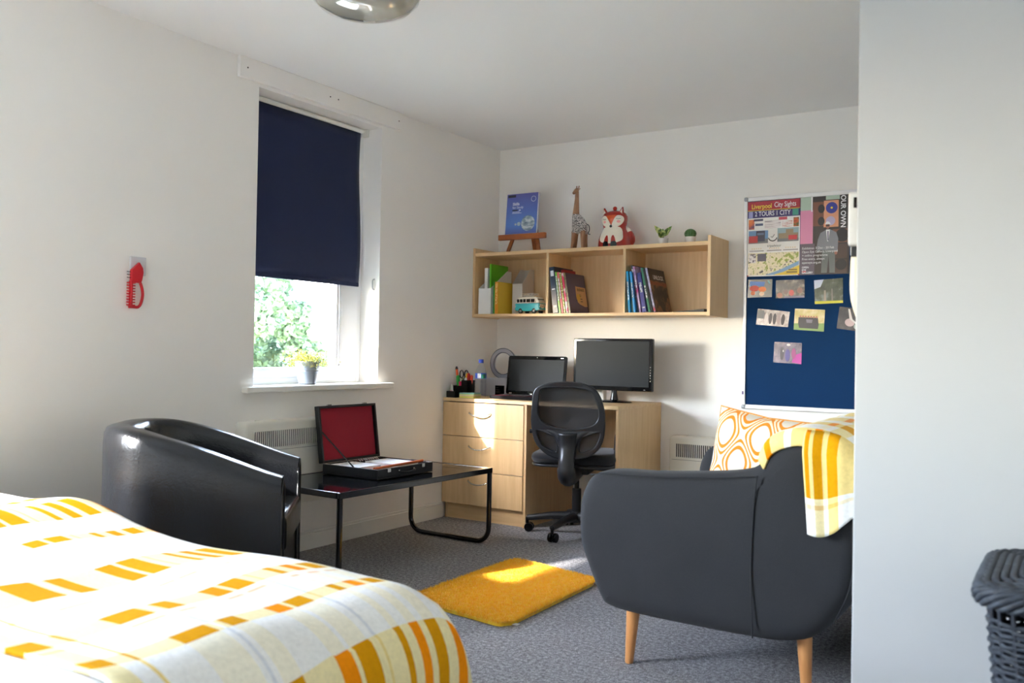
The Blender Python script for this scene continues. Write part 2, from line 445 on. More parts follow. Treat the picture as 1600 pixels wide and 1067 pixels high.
def tree(x, y, h, rad, n, m, label, seed):
    rnd = random.Random(seed)
    t = thing('leafy_tree', label, 'tree', (x, y, -.45), 0, 'trees outside the window')
    g = G().tube(smoothpath([(x, y, -.45), (x + .1, y + .05, h * .3), (x - .05, y, h * .6), (x, y + .1, h * .85)]), .12)
    for k in range(5, 9):
        a = k * 2.4; z = h * (.18 + .06 * k)
        g.tube([(x, y, z), (x + rad * .45 * cos(a), y + rad * .45 * sin(a), z + .4), (x + rad * .8 * cos(a), y + rad * .8 * sin(a), z + .6)], [.05, .03, .015], 6)
    obj('trunk', g, M_bark, t, smooth=60)
    vs = []; fs = []
    blobs = []
    for k in range(46):
        a = rnd.uniform(0, 2 * pi); zz = rnd.uniform(0, 1); rr = rad * sqrt(rnd.random()) * (1 - .35 * zz)
        blobs.append((x + rr * cos(a), y + rr * sin(a), -.2 + zz * h, rad * rnd.uniform(.16, .3)))
    for k in range(n):
        bx, by, bz, br = blobs[rnd.randrange(len(blobs))]
        d = Vector((rnd.gauss(0, 1), rnd.gauss(0, 1), rnd.gauss(0, 1))).normalized() * br * rnd.uniform(.75, 1.05)
        c = Vector((bx, by, bz)) + d; s = rnd.uniform(.035, .075)
        a = Vector((rnd.gauss(0, 1), rnd.gauss(0, 1), rnd.gauss(0, 1))).normalized(); b = a.orthogonal().normalized()
        q = len(vs); vs += [tuple(c - a * s), tuple(c + b * s * .45), tuple(c + a * s), tuple(c - b * s * .45)]; fs.append((q, q + 1, q + 2, q + 3))
    g = G().add(vs, fs); obj('foliage', g, m, t, fixn=False, kind='stuff')
    return t
tree(-6.0, 2.75, 3.8, 1.3, 24000, M_leaf, 'pale green leafy tree seen through the lower half of the window', 3)
tree(-9.6, 5.3, 4.4, 1.7, 22000, M_leaf2, 'darker bluish green tree seen behind the pale one outside the window', 5)

# ================================================================== BIG FURNITURE
# ---- bed
def bed_z(x):
    return .502 + .05 * math.exp(-((x - .82) / .2) ** 2) * 1 + .02 * math.exp(-((x - .45) / .35) ** 2)
def bedsurf(x, y, lift=0, xe=2.2, ye=-3.46):
    """top of the bedding with rolled edges at foot (x) and far side (y); arguments run on past the edge as cloth length"""
    z = bed_z(min(x, 2.0)) + lift; r = .10
    def roll(s, e, r):
        # s: cloth coordinate, returns (position, drop)
        st = e - r
        if s <= st: return s, 0
        a = (s - st) / r
        if a < pi / 2: return st + r * sin(a), r * (1 - cos(a))
        return e + .012 * (s - st - r * pi / 2), r + (s - st - r * pi / 2)
    px, dx = roll(x, xe + lift, .17); py, dy = roll(y, ye + lift, .09)
    wob = .006 * sin(x * 9 + y * 4) + .005 * sin(y * 17 - x * 3)
    return (px, py, z - dx - dy + (wob if dx + dy < .05 else 0))
bt = thing('bed', 'double bed in white bedding filling the near left corner', 'bed', (1.1, -4.15, 0))
obj('mattress', G().box(.03, 2.13, -4.83, -3.5, .22, .44), M_sheet, bt, bevel=.04)
obj('bed_base', G().box(.03, 2.12, -4.83, -3.51, .06, .22), fabric('bed_base_fabric', (150, 150, 155)), bt, bevel=.01)
for lx, ly in ((.12, -3.6), (.12, -4.74), (2.03, -3.6), (2.03, -4.74)):
    obj('leg', G().cyl((lx, ly, 0), (lx, ly, .07), .025), M_black, bt)
g = G()
def duv(a, b):
    y = -4.98 + b * (1.52 + .34); x = .02 + a * (2.2 + .34)
    p = bedsurf(x, y, 0)
    if y < -4.75: # near side roll
        d = min(1, (-4.75 - y) / .22); p = (p[0], -4.75 - .12 * sin(d * pi / 2), p[2] - .3 * (1 - cos(d * pi / 2)))
    return p
g.grid(duv, 70, 60); obj('duvet', g, M_sheet, bt, smooth=180, solid=.012)
c = lin
PALE = c((242, 228, 178)); PALE2 = c((236, 212, 140)); MUST = c((212, 148, 16)); ORG = c((240, 142, 16)); WH = c((244, 243, 240)); CR = c((246, 240, 220)); GY = c((222, 224, 228))
def U(y): return (y + 4.3)
ust = [(U(-4.245), U(-4.20), MUST, PALE), (U(-4.17), U(-4.16), MUST, PALE2), (U(-4.08), U(-4.005), MUST, CR), (U(-3.995), U(-3.985), WH, GY), (U(-3.975), U(-3.93), MUST, CR),
       (U(-3.845), U(-3.80), ORG, CR), (U(-3.79), U(-3.74), MUST, CR), (U(-3.72), U(-3.712), PALE2, GY),
       (U(-3.665), U(-3.645), MUST, CR), (U(-3.62), U(-3.59), ORG, CR), (U(-3.57), U(-3.535), MUST, CR), (U(-3.50), U(-3.46), ORG, CR), (U(-3.42), U(-3.38), MUST, CR)]
V = lambda x: x / 3
vst = [(V(.30), V(.42), 1), (V(.62), V(.68), 1), (V(.80), V(.98), 1), (V(1.12), V(1.18), 1), (V(1.42), V(1.58), 1), (V(1.66), V(1.675), .6), (V(1.785), V(1.86), 1), (V(1.885), V(1.895), .5), (V(1.99), V(2.03), 1), (V(2.185), V(2.56), 1.0)]
M_plaid = plaid('mustard_plaid_fleece', ust, vst, PALE, WH)
g = G()
XE = 2.5
g.grid(lambda a, b: bedsurf(.02 + a * (XE - .02 + .02 * sin(b * 9)), -4.24 + b * (.80 + .22), .014, 2.2, -3.46), 110, 60,
       lambda a, b: (U(-4.24 + b * 1.02), V(.02 + a * (XE - .02))))
tag(obj('plaid_throw', g, M_plaid, smooth=180, solid=.010), 'mustard, orange and white plaid fleece blanket spread over the bed', 'blanket', 'plaid blankets')

# ---- sofa
st = thing('sofa', 'charcoal fabric loveseat on splayed wooden legs, blanket over its back', 'sofa', (2.4, -1.8, 0))
arm = sm2([(1.925, .50), (1.937, .57), (1.975, .628), (2.05, .648), (2.18, .652), (2.34, .665), (2.50, .686), (2.555, .69), (2.60, .60), (2.60, .40), (2.57, .23), (2.50, .185), (2.30, .186), (2.14, .19), (2.045, .20), (2.01, .225), (1.972, .30), (1.932, .40)], 4)
shell = sm2([(1.925, .50), (1.937, .57), (1.975, .628), (2.05, .648), (2.18, .652), (2.34, .665), (2.46, .680), (2.525, .704), (2.562, .755), (2.615, .786), (2.68, .796), (2.75, .78), (2.80, .71), (2.825, .60), (2.832, .48), (2.815, .37), (2.76, .28), (2.69, .215), (2.60, .19), (2.50, .185), (2.30, .186), (2.14, .19), (2.045, .20), (2.01, .225), (1.972, .30), (1.932, .40)], 4)
for y0, y1 in ((-2.442, -2.27), (-1.33, -1.158)):
    obj('arm', G().pillow(shell, 'y', y0, y1, .062, 6, .010), M_sofa, st, smooth=60)
back = sm2([(2.525, .22), (2.522, .40), (2.53, .60), (2.535, .70), (2.562, .762), (2.615, .79), (2.68, .796), (2.75, .78), (2.80, .71), (2.825, .60), (2.832, .48), (2.815, .37), (2.76, .28), (2.69, .215), (2.60, .19)], 4)
obj('backrest', G().pillow(back, 'y', -2.36, -1.24, .02, 3), M_sofa, st, smooth=60)
obj('seat_base', G().box(2.0, 2.6, -2.30, -1.30, .20, .34), M_sofa, st, bevel=.02)
for y0, y1 in ((-2.275, -1.80), (-1.80, -1.325)):
    obj('seat_cushion', G().pillow(rrect(1.955, 2.56, y0, y1, .04), 'z', .34, .46, .04, 4), M_sofa, st, smooth=60)
seam = [(x, -2.4535, z) for x, z in ((2.533, .20), (2.525, .40), (2.531, .58), (2.54, .68))]
obj('seam', G().tube(smoothpath(seam), .0022, 6).tube(smoothpath([(2.76, -2.435, .28), (2.8, -2.437, .38), (2.815, -2.437, .5), (2.805, -2.435, .6)]), .0025, 6)
    .tube(smoothpath([(1.975, -2.425, .63), (2.05, -2.437, .642), (2.2, -2.44, .645), (2.4, -2.44, .66), (2.535, -2.44, .675)]), .002, 6), mat('dark_seam', (30, 32, 36), .9), st, smooth=60)
for (x, y, dx, dy) in ((2.095, -2.33, -.018, .01), (2.652, -2.33, .004, .02), (2.095, -1.27, -.018, .0), (2.652, -1.27, .01, .0)):
    l = obj('leg', G().lathe([(.013, 0), (.014, .004), (.0235, .2), (.0235, .22)], (0, 0, 0), 20), M_oak, st, W=False, smooth=40)
    # lean each leg by shearing its mesh outwards
    for v in l.data.vertices:
        k = 1 - v.co.z / .2; v.co.x += x - 2.4 + dx * k; v.co.y += y + 1.8 + dy * k

# throw over the sofa back
prof = smoothpath([(2.47, 0, .50), (2.505, 0, .62), (2.522, 0, .715), (2.555, 0, .782), (2.615, 0, .812), (2.68, 0, .818), (2.755, 0, .80), (2.815, 0, .73), (2.845, 0, .62), (2.853, 0, .50)], 4)
def pz(a):
    f = a * (len(prof) - 1); i = min(int(f), len(prof) - 2); p, q = Vector(prof[i]), Vector(prof[i + 1]); return p + (q - p) * (f - i)
def tuv(a, b): return (a * .95, b * .9)
g = G()
def top(a, b):
    p = pz(a); k_ = max(0, min(1, (p.z - .695) / .03)) if a < .6 else 1; y = -1.32 - b * (.92 + .195 * k_)
    dr = max(0, min(.062, -2.372 - y)); dr = .064 - sqrt(max(0, .064 ** 2 - dr ** 2))
    c_ = (Vector((2.68, 0, .5)) - p).normalized() if p.z > .6 else Vector((0, 0, 0)); p = p + c_ * dr
    return (p.x, y, p.z + .006 * sin(b * 23 + a * 5) * (1 - b) + .004)
g.grid(top, 40, 50, lambda a, b: (a, b * .8))
def side(a, b):
    # hangs over the near top corner: a runs along the back's profile, b falls down the side
    aa = .56 + a * .44; p = pz(aa)
    x = 2.62 + a * .235; ztop = p.z if a < .6 else p.z
    ylev = -2.42 - .052 * min(1, b * 5) ** .5 - .006 * sin(a * 14)
    zt = pz(.53 + a * .2).z - .0 if a < .5 else pz(.63 + (a - .5) * .3).z
    hem = .53 + .06 * a - .02 * sin(a * 5)
    z = zt * (1 - b) + hem * b
    x = 2.672 + a * .178 + .022 * b * (1 - a)
    bulge = .0 if a < .75 else (a - .75) / .25
    ylev += .05 * bulge ** 2
    return (x, ylev, z + .0)
g.grid(side, 24, 24, lambda a, b: (.56 + a * .44, .88 + b * .32))
ust2 = [(.30, .34, ORG, CR), (.42, .46, WH, PALE), (.57, .60, ORG, CR), (.625, .68, MUST, PALE), (.72, .80, MUST, PALE2), (.95, .99, ORG, CR)]
vst2 = [(.04, .10, .9), (.2, .3, .9), (.42, .5, .8), (.6, .66, .9), (.76, 1.08, 1.0), (1.10, 1.115, .5)]
vst2 = [(a / 1.25, b / 1.25, k) for a, b, k in vst2]
for k_ in g.uv: g.uv[k_] = [(u, v / 1.25) for u, v in g.uv[k_]]
M_plaid2 = plaid('mustard_plaid_fleece_sofa', ust2, vst2, PALE2, WH)
tag(obj('plaid_throw', g, M_plaid2, smooth=180, solid=.008), 'mustard and white plaid fleece blanket hanging over the sofa back', 'blanket', 'plaid blankets')

# cushion
def cushion():
    t = thing('cushion', 'cream cushion with orange ogee rings propped on the sofa', 'cushion', (2.36, -2.0, .46))
    m, tt, b = nodes('ogee_cushion_print')
    uv = N(tt, 'ShaderNodeUVMap'); sp = N(tt, 'ShaderNodeSeparateXYZ'); tt.links.new(uv.outputs[0], sp.inputs[0])
    cu = math_n(tt, 'COSINE', math_n(tt, 'MULTIPLY', sp.outputs[0], 2 * pi * 2.7)); cv = math_n(tt, 'COSINE', math_n(tt, 'MULTIPLY', sp.outputs[1], 2 * pi * 1.9))
    ga = math_n(tt, 'ABSOLUTE', math_n(tt, 'ADD', cu, cv))
    W_ = lin((228, 218, 190)); O_ = lin((216, 128, 16)); C_ = lin((212, 204, 192))
    col = ramp(tt, math_n(tt, 'MULTIPLY', ga, .5), [(0, W_), (.07, O_), (.18, W_), (.34, O_), (.54, C_), (1, C_)], True)
    tt.links.new(col, b.inputs['Base Color']); b.inputs['Roughness'].default_value = .9; bump(tt, b, tex(tt, 300, 2), .3, .002)
    g = G(); Wd = .42
    ex = Vector((.95, -.25, -.10)).normalized(); ez = Vector((.20, .10, .97)); ez = (ez - ex * ez.dot(ex)).normalized(); en = ex.cross(ez).normalized()
    cen = Vector((2.19, -1.72, .815)) + ex * .19 - ez * .19
    for sgn in (1, -1):
        def fn(a, b, sgn=sgn):
            u = a * 2 - 1; v = b * 2 - 1
            k = (1 - u ** 4) * (1 - v ** 4); sh = 1 - .07 * (1 - abs(u * v)) * (abs(u) ** 3 + abs(v) ** 3)
            return tuple(cen + ex * (u * Wd / 2 * sh) + ez * (v * Wd / 2 * sh) + en * (sgn * (.075 * k ** .6 + .004)))
        g.grid(fn, 28, 28)
    obj('cover', g, m, t, smooth=180)
    e = [tuple(cen + ex * (u * Wd / 2 * (1 - .07 * (1 - abs(u * v)) * (abs(u) ** 3 + abs(v) ** 3))) + ez * (v * Wd / 2 * (1 - .07 * (1 - abs(u * v)) * (abs(u) ** 3 + abs(v) ** 3)))) for u, v in
         [(-1 + k / 8, -1) for k in range(16)] + [(1, -1 + k / 8) for k in range(16)] + [(1 - k / 8, 1) for k in range(16)] + [(-1, 1 - k / 8) for k in range(16)]]
    obj('piping', G().tube(e, .005, 6, closed=True), mat('mustard_piping', (206, 140, 60), .8), t, smooth=180)
cushion()

# ---- tub chair, rotated to face the desk
tc = thing('tub_armchair', 'black leather tub armchair between the bed and the window', 'armchair', (.66, -2.91, 0), radians(40))
def tubshape():
    # local: faces +x. U-shaped wall; path runs from near arm front, round the back, to far arm front
    hw, fr, bk, th = .315, .30, -.33, .085
    path = []
    rc = .25
    for k in range(9): path.append((fr - (fr - (bk + rc)) * k / 8, -hw, 0))
    for k in range(1, 12):
        a = -pi / 2 - pi / 2 * k / 12; path.append((bk + rc + rc * cos(a), -(hw - rc) + rc * sin(a), 0))
    for k in range(5): path.append((bk, -(hw - rc) + 2 * (hw - rc) * k / 4, 0))
    for k in range(1, 12):
        a = pi - pi / 2 * k / 12; path.append((bk + rc + rc * cos(a), (hw - rc) + rc * sin(a), 0))
    for k in range(9): path.append((bk + rc + (fr - (bk + rc)) * k / 8, hw, 0))
    return path, hw, fr, bk, th
path, hw, fr, bk, th = tubshape()
g = G(); n = len(path)
vs = []; K = 0
for i, p in enumerate(path):
    a = Vector(path[max(i - 1, 0)]); b = Vector(path[min(i + 1, n - 1)]); d = (b - a).normalized(); nrm = Vector((-d.y, d.x, 0))  # inward
    if nrm.dot(Vector((.1, 0, 0)) - Vector(p)) < 0: nrm = -nrm
    s = (fr - p[0]) / (fr - bk)                    # 0 at front, 1 at back
    zt = .595 + .160 * (sin(min(1, s * 1.02) * pi / 2) ** 1.15)
    thk = th + .012 * s
    sec = [(0.012, .055), (0, .12), (-.004, .35), (-.004, zt - .06), (-.001, zt - .025), (.008, zt - .006), (.020, zt), (thk - .018, zt + .001), (thk - .006, zt - .008), (thk + .003, zt - .03), (thk + .004, zt - .08), (thk, .40), (thk, .055)]
    K = len(sec)
    for o_, z in sec: q = Vector(p) + nrm * o_; vs.append((q.x, q.y, z))
fs = [(i * K + k, i * K + k + 1, (i + 1) * K + k + 1, (i + 1) * K + k) for i in range(n - 1) for k in range(K - 1)]
fs += [tuple(range(K))[::-1], tuple((n - 1) * K + k for k in range(K))]
fs += [(i * K, (i + 1) * K, (i + 1) * K + K - 1, i * K + K - 1) for i in range(n - 1)]
g.add(vs, fs); obj('tub_shell', g, M_leather, tc, W=False, smooth=50)
ins = [(fr + .012, -hw + th), (fr + .012, hw - th), (bk + .25, hw - th - .005), (bk + .13, hw - .16), (bk + .095, 0), (bk + .13, -hw + .16), (bk + .25, -hw + th + .005)]
obj('seat_cushion', G().pillow(ins, 'z', .33, .455, .028, 4), M_leather, tc, W=False, smooth=50)
obj('front_panel', G().box(fr - .05, fr - .005, -hw + th, hw - th, .055, .33), M_leather, tc, W=False, bevel=.008)
for s in (-1, 1):
    obj('piping', G().tube([(fr + .001, s * hw, z) for z in (.06, .3, .53)] + [(fr + .002, s * (hw - .04), .592), (fr + .001, s * (hw - th), .55), (fr + .001, s * (hw - th), .06)], .004, 6), M_leather, tc, W=False, smooth=60)
    for xx in (.24, -.2):
        obj('leg', G().cyl((xx, s * .2, 0), (xx, s * .2, .06), .02, .026), M_black, tc, W=False)
# ---- coffee table
ct = thing('coffee_table', 'low black glass-topped coffee table with bent metal leg loops', 'table', (.397, -1.64, 0), radians(-2))
def leaf_tex():
    m, t, b = nodes('black_glass_top'); f = tex(t, 160, 2, kind='ShaderNodeTexVoronoi'); s = math_n(t, 'LESS_THAN', f, .035)
    f2 = tex(t, 6, 4)
    t.links.new(mixc(t, s, lin((12, 13, 15)), lin((120, 118, 112))), b.inputs['Base Color'])
    t.links.new(math_n(t, 'ADD', .04, math_n(t, 'MULTIPLY', f2, .06)), b.inputs['Roughness']); return m
obj('tabletop', G().box(-.265, .265, -.545, .545, .402, .410), leaf_tex(), ct, W=False, bevel=.002)
g = G()
for a in ((-.265, -.285), (.265, .285)): g.box(a[0], a[1], -.565, .565, .384, .412)
g.box(-.265, .265, -.565, -.545, .384, .412).box(-.265, .265, .545, .565, .384, .412)
obj('top_frame', g, M_tube, ct, W=False, bevel=.003)
for y in (-.553, .553):
    pts = [(-.273, y, .385)] + [(-.273, y, .10)] + [(-.193 - .08 * cos(a), y, .093 - .08 * sin(a)) for a in [pi / 2 * k / 8 for k in range(1, 9)]]
    pts = pts + [(-x, yy, z) for x, yy, z in reversed(pts)]
    obj('leg', G().tube(pts, .0135, 10), M_tube, ct, W=False, smooth=50)

# ---- briefcase on the table
bc = thing('briefcase', 'open black case with a red lining standing on the coffee table', 'case', (.365, -1.62, .413), radians(-1))
M_case = mat('black_leatherette', (20, 20, 22), .45, var=.1, bmp=.15, bscale=400)
M_red = fabric('crimson_lining', (140, 18, 34), 500, .08, .15)
D, Lh, hh = .36, .42, .048          # depth (x), length (y), height of the tray;  hinge on the wall side
g = G().box(-D / 2, D / 2, -Lh / 2, Lh / 2, 0, .006)
g.box(-D / 2, -D / 2 + .008, -Lh / 2, Lh / 2, .006, hh).box(D / 2 - .008, D / 2, -Lh / 2, Lh / 2, .006, hh).box(-D / 2 + .008, D / 2 - .008, -Lh / 2, -Lh / 2 + .008, .006, hh).box(-D / 2 + .008, D / 2 - .008, Lh / 2 - .008, Lh / 2, .006, hh)
obj('tray', g, M_case, bc, W=False, bevel=.002)
obj('tray_lining', G().box(-D / 2 + .009, D / 2 - .009, -Lh / 2 + .009, Lh / 2 - .009, .0065, .012), M_red, bc, W=False)
obj('tray_rim', G().tube([(-D / 2 + .004, -Lh / 2 + .004, hh), (D / 2 - .004, -Lh / 2 + .004, hh), (D / 2 - .004, Lh / 2 - .004, hh), (-D / 2 + .004, Lh / 2 - .004, hh)], .0018, 6, closed=True), M_chrome, bc, W=False)
lid = Matrix.Translation((-D / 2 + .002, 0, hh + .002)) @ Matrix.Rotation(radians(-8), 4, 'Y')
H_ = .285; dp = .03
g = G(); g.T = lid
g.box(-dp, -dp + .005, -Lh / 2, Lh / 2, 0, H_)
g.box(-dp, 0, -Lh / 2, -Lh / 2 + .012, 0, H_).box(-dp, 0, Lh / 2 - .012, Lh / 2, 0, H_).box(-dp, 0, -Lh / 2, Lh / 2, H_ - .012, H_).box(-dp, 0, -Lh / 2, Lh / 2, 0, .012)
ld = obj('lid', g, M_case, bc, W=False, bevel=.002)
g = G(); g.T = lid; g.box(-dp + .005, -dp + .012, -Lh / 2 + .013, Lh / 2 - .013, .013, H_ - .013); obj('lid_lining', g, M_red, ld, W=False)
for y in (-.13, .13):
    g = G(); g.T = lid; g.box(-.012, -.002, y - .014, y + .014, H_, H_ + .006); obj('latch_plate', g, M_chrome, ld, W=False, bevel=.001)
    obj('latch', G().box(D / 2, D / 2 + .005, y - .012, y + .012, hh - .018, hh), M_chrome, bc, W=False, bevel=.001)
for s in (-1,):
    a = lid @ Vector((-.005, s * (Lh / 2 - .014), .155))
    obj('stay_strap', G().tube([tuple(a), (.015, s * (Lh / 2 - .014), hh - .003)], .0035, 6), M_case, bc, W=False)
obj('handle', G().tube(smoothpath([(D / 2 + .001, -.055, .030), (D / 2 + .016, -.050, .027), (D / 2 + .020, 0, .022), (D / 2 + .016, .050, .027), (D / 2 + .001, .055, .030)]), .0045, 8), M_case, bc, W=False, smooth=60)
for y in (-.056, .056): obj('handle_mount', G().ball((D / 2 + .003, y, .03), .006, 10, 6), M_chrome, bc, W=False, smooth=60)
BC = MWD[bc.name]
def oncase(name, g, m, label, cat, group=None, bevel=0, smooth=None):
    g.v = [tuple(BC @ Vector(p)) for p in g.v]; return tag(obj(name, g, m, bevel=bevel, smooth=smooth), label, cat, group)
oncase('paper_stack', G().box(-.15, .04, -.19, -.03, .013, .046), M_paper, 'stack of printed white sheets in the left half of the open case', 'paper')
oncase('paper_stack', G().box(-.11, .10, .02, .19, .013, .046), M_paper, 'blank white paper stack in the right half of the open case', 'paper')
oncase('pencil_tray', G().box(.09, .165, -.19, .19, .013, .030), mat('brown_tray', (70, 40, 30), .5), 'dark narrow pencil tray along the front of the open case', 'tray', bevel=.002)
oncase('ruler', G().tube([(.145, -.195, .050), (.125, .195, .052)], .007, 8), mat('orange_lacquer', (214, 104, 52), .3, coat=.5), 'orange wooden stick lying across the front of the case', 'stick', smooth=60)
g = G()
for k in range(9):
    y = -.02 + k * .017 + random.uniform(-.004, .004)
    g.tube([(-.14, y, .046), (-.128, y + .008, .058), (-.115, y + .014, .048)], .003, 6)
oncase('clip_strip', g, M_chrome, 'row of silver clips at the back of the open case', 'clips')

# ---- desk
dk = thing('desk', 'maple-coloured desk with three drawers against the back wall', 'desk', (.6, -.3, 0))
obj('worktop', G().box(.002, 1.205, -.602, -.004, .722, .742), M_mapleh, dk, bevel=.0015)
obj('side_panel', G().box(1.187, 1.205, -.598, -.006, 0, .722), M_maple, dk, bevel=.001)
obj('pedestal_side', G().box(.592, .610, -.596, -.006, 0, .722), M_maple, dk, bevel=.001)
obj('pedestal_side', G().box(.018, .034, -.580, -.016, 0, .722), M_maple, dk, bevel=.001)
obj('back_panel', G().box(.61, 1.187, -.09, -.075, .28, .722), M_maple, dk)
obj('plinth', G().box(.034, .592, -.575, -.560, 0, .10), M_mapleh, dk)
for (z0, z1) in ((.512, .716), (.302, .508), (.096, .298)):
    d = obj('drawer', G().box(.004, .592, -.602, -.584, z0, z1), M_maple, dk, bevel=.0015)
    zc = z1 - .068 if z1 > .7 else z1 - .062
    pts = smoothpath([(.205, -.602, zc + .010), (.215, -.618, zc + .006), (.25, -.628, zc - .006), (.285, -.630, zc - .010), (.32, -.628, zc - .006), (.355, -.618, zc + .006), (.365, -.602, zc + .010)])
    obj('handle', G().tube(pts, .0042, 8, flat=1.0), M_chrome, d, smooth=60)

# ---- wall shelf
sh = thing('wall_shelf', 'maple wall shelf of three open compartments above the desk', 'shelf', (.8, -.15, 1.26))
obj('end_panel', G().box(.002, .018, -.302, -.002, 1.252, 1.702), M_maple, sh, bevel=.001)
obj('end_panel', G().box(1.592, 1.610, -.302, -.002, 1.252, 1.702), M_maple, sh, bevel=.001)
obj('bottom_panel', G().box(.018, 1.592, -.300, -.002, 1.256, 1.274), M_mapleh, sh, bevel=.001)
obj('top_panel', G().box(.018, 1.592, -.300, -.002, 1.648, 1.670), M_mapleh, sh, bevel=.001)
obj('back_panel', G().box(.018, 1.592, -.012, -.003, 1.274, 1.648), M_maple, sh)
for x in (.552, 1.073): obj('divider', G().box(x, x + .017, -.299, -.012, 1.274, 1.648), M_maple, sh, bevel=.001)

# ---- panel heaters
def heater(T, wd, label):
    t = thing('panel_heater', label, 'heater', tuple(T @ Vector((wd / 2, 0, 0))), 0, None)
    def ob(n, g, m, **k): g.v = [tuple(T @ Vector(p)) for p in g.v]; return obj(n, g, m, t, **k)
    ob('body', G().pillow(rrect(0, wd, 0, .42, .025), 'y', .0, .085, .014, 4), M_heater, smooth=50)
    ob('grille_recess', G().box(.045, wd - .045, .0845, .0858, .295, .372), M_slot)
    g = G(); n = int((wd - .09) / .0125)
    for k in range(n + 1):
        x = .045 + (wd - .09) * k / n; g.box(x - .0026, x + .0026, .085, .0895, .293, .374)
    ob('grille_bars', g, M_heater, kind='stuff')
    ob('front_crease', G().box(.02, wd - .02, .0846, .0856, .278, .2795), M_slot)
    ob('control_dial', G().cyl((wd - .1, .045, .42), (wd - .1, .045, .424), .012), M_heater)
    return t
# wall side is local y=0, room side +y
TL = Matrix.Translation((0.0, -1.57, .262)) @ Matrix.Rotation(radians(-90), 4, 'Z')
heater(TL, .66, 'cream panel heater under the window behind the coffee table')
TB = Matrix.Translation((1.29 + .66, 0.0, .135)) @ Matrix.Rotation(radians(180), 4, 'Z')
heater(TB, .66, 'cream panel heater on the back wall between desk and sofa')

# ---- roller blind
rb = thing('roller_blind', 'navy roller blind pulled two thirds down the window', 'blind', (-.115, -1.68, 1.39))
obj('roller_tube', G().cyl((-.105, -2.10, 2.268), (-.105, -1.265, 2.268), .012), M_trim, rb, smooth=40)
obj('blind_cloth', G().grid(lambda a, b: (-.118 + .004 * sin(a * 9) * (1 - b) + (.010 * max(0, a - .86) / .14 * sin(b * 6)), -2.095 + a * .83, 1.392 + b * .868), 24, 16), M_navy, rb, smooth=180, solid=.0012)
obj('bottom_bar', G().box(-.124, -.112, -2.095, -1.265, 1.386, 1.408), M_navy, rb, bevel=.003)
obj('pull_cord', G().tube([(-.112, -1.42, 1.39), (-.110, -1.42, .95)], .0022, 6).ball((-.11, -1.42, .945), .005, 8, 6), mat('dark_cord', (60, 60, 66), .6), rb)
for y in (-2.11, -1.24): obj('bracket', G().box(-.125, -.085, y - .008, y + .008, 2.24, 2.284), M_trim, rb, bevel=.002)
cl = obj('cord_cleat', G().tube([(-.035, -1.223, 1.37), (-.035, -1.235, 1.375), (-.035, -1.238, 1.385), (-.035, -1.238, 1.415), (-.035, -1.235, 1.425), (-.035, -1.223, 1.43)], .004, 6), mat('grey_plastic', (170, 172, 176), .4), smooth=60)
tag(cl, 'small pale plastic hook on the right window reveal', 'hook')

b2 = thing('roller_blind', 'second navy roller blind, unseen, added to cut the upper light of the bedside window', 'blind', (-.115, -4.95, 1.8))  # unseen blind, added to dim the light reaching the upper right wall
obj('blind_cloth', G().box(-.119, -.117, -5.62, -4.28, 1.80, 2.26), M_navy, b2); obj('roller_tube', G().cyl((-.105, -5.62, 2.262), (-.105, -4.28, 2.262), .018), M_trim, b2, smooth=40)
# ---- zinc pot with foliage on the sill
pp = thing('potted_plant', 'yellow-green bushy plant in a ribbed zinc pot on the window sill', 'plant', (-.045, -1.72, .845))
M_zinc = mat('zinc_metal', (150, 156, 162), .38, .6, var=.1)
obj('pot', G().lathe([(.040, 0), (.045, .004), (.052, .045), (.055, .062), (.058, .066), (.056, .070), (.056, .076), (.060, .080), (.0635, .112), (.066, .116), (.064, .119), (.060, .116), (.056, .09), (.0, .088)], (-.045, -1.72, .8455), 32), M_zinc, pp, smooth=40)
g = G(); rnd = random.Random(4)
vs = []; fs = []
for k in range(330):
    a = rnd.uniform(0, 2 * pi); el = rnd.uniform(.12, 1.45); L_ = rnd.uniform(.07, .125) * (.72 + .5 * cos(el)) ; r0 = rnd.uniform(0, .04)
    p = Vector((-.045 + r0 * cos(a), -1.72 + r0 * sin(a), .93)); d = Vector((cos(a) * cos(el), sin(a) * cos(el), sin(el)))
    for q in range(7):
        t = (q + 1) / 7; c0 = p + d * L_ * t + Vector((0, 0, -.012 * t * t)) ; sd_ = Vector((rnd.gauss(0, 1), rnd.gauss(0, 1), rnd.gauss(0, 1))).normalized(); up_ = (d + sd_ * .9).normalized()
        s_ = rnd.uniform(.004, .0065); i = len(vs)
        vs += [tuple(c0), tuple(c0 + (up_ + sd_ * .5).normalized() * s_), tuple(c0 + up_ * s_ * 2.1), tuple(c0 + (up_ - sd_ * .5).normalized() * s_)]; fs.append((i, i + 1, i + 2, i + 3))
g.add(vs, fs)
m, t_, b_ = nodes('yellow_green_sprigs'); f_ = tex(t_, 40, 3); t_.links.new(ramp(t_, f_, [(.35, lin((78, 92, 12))), (.6, lin((176, 164, 30)))]), b_.inputs['Base Color']); b_.inputs['Roughness'].default_value = .6
obj('foliage', g, m, pp, fixn=False, kind='stuff')
g = G()
for k in range(26):
    a = k * 2.4; el = .3 + (k % 5) * .25; g.tube([(-.045, -1.72, .925), (-.045 + .085 * cos(a) * cos(el), -1.72 + .085 * sin(a) * cos(el), .93 + .085 * sin(el))], .001, 4)
obj('stems', g, mat('dark_stem', (70, 74, 30), .7), pp, kind='stuff')

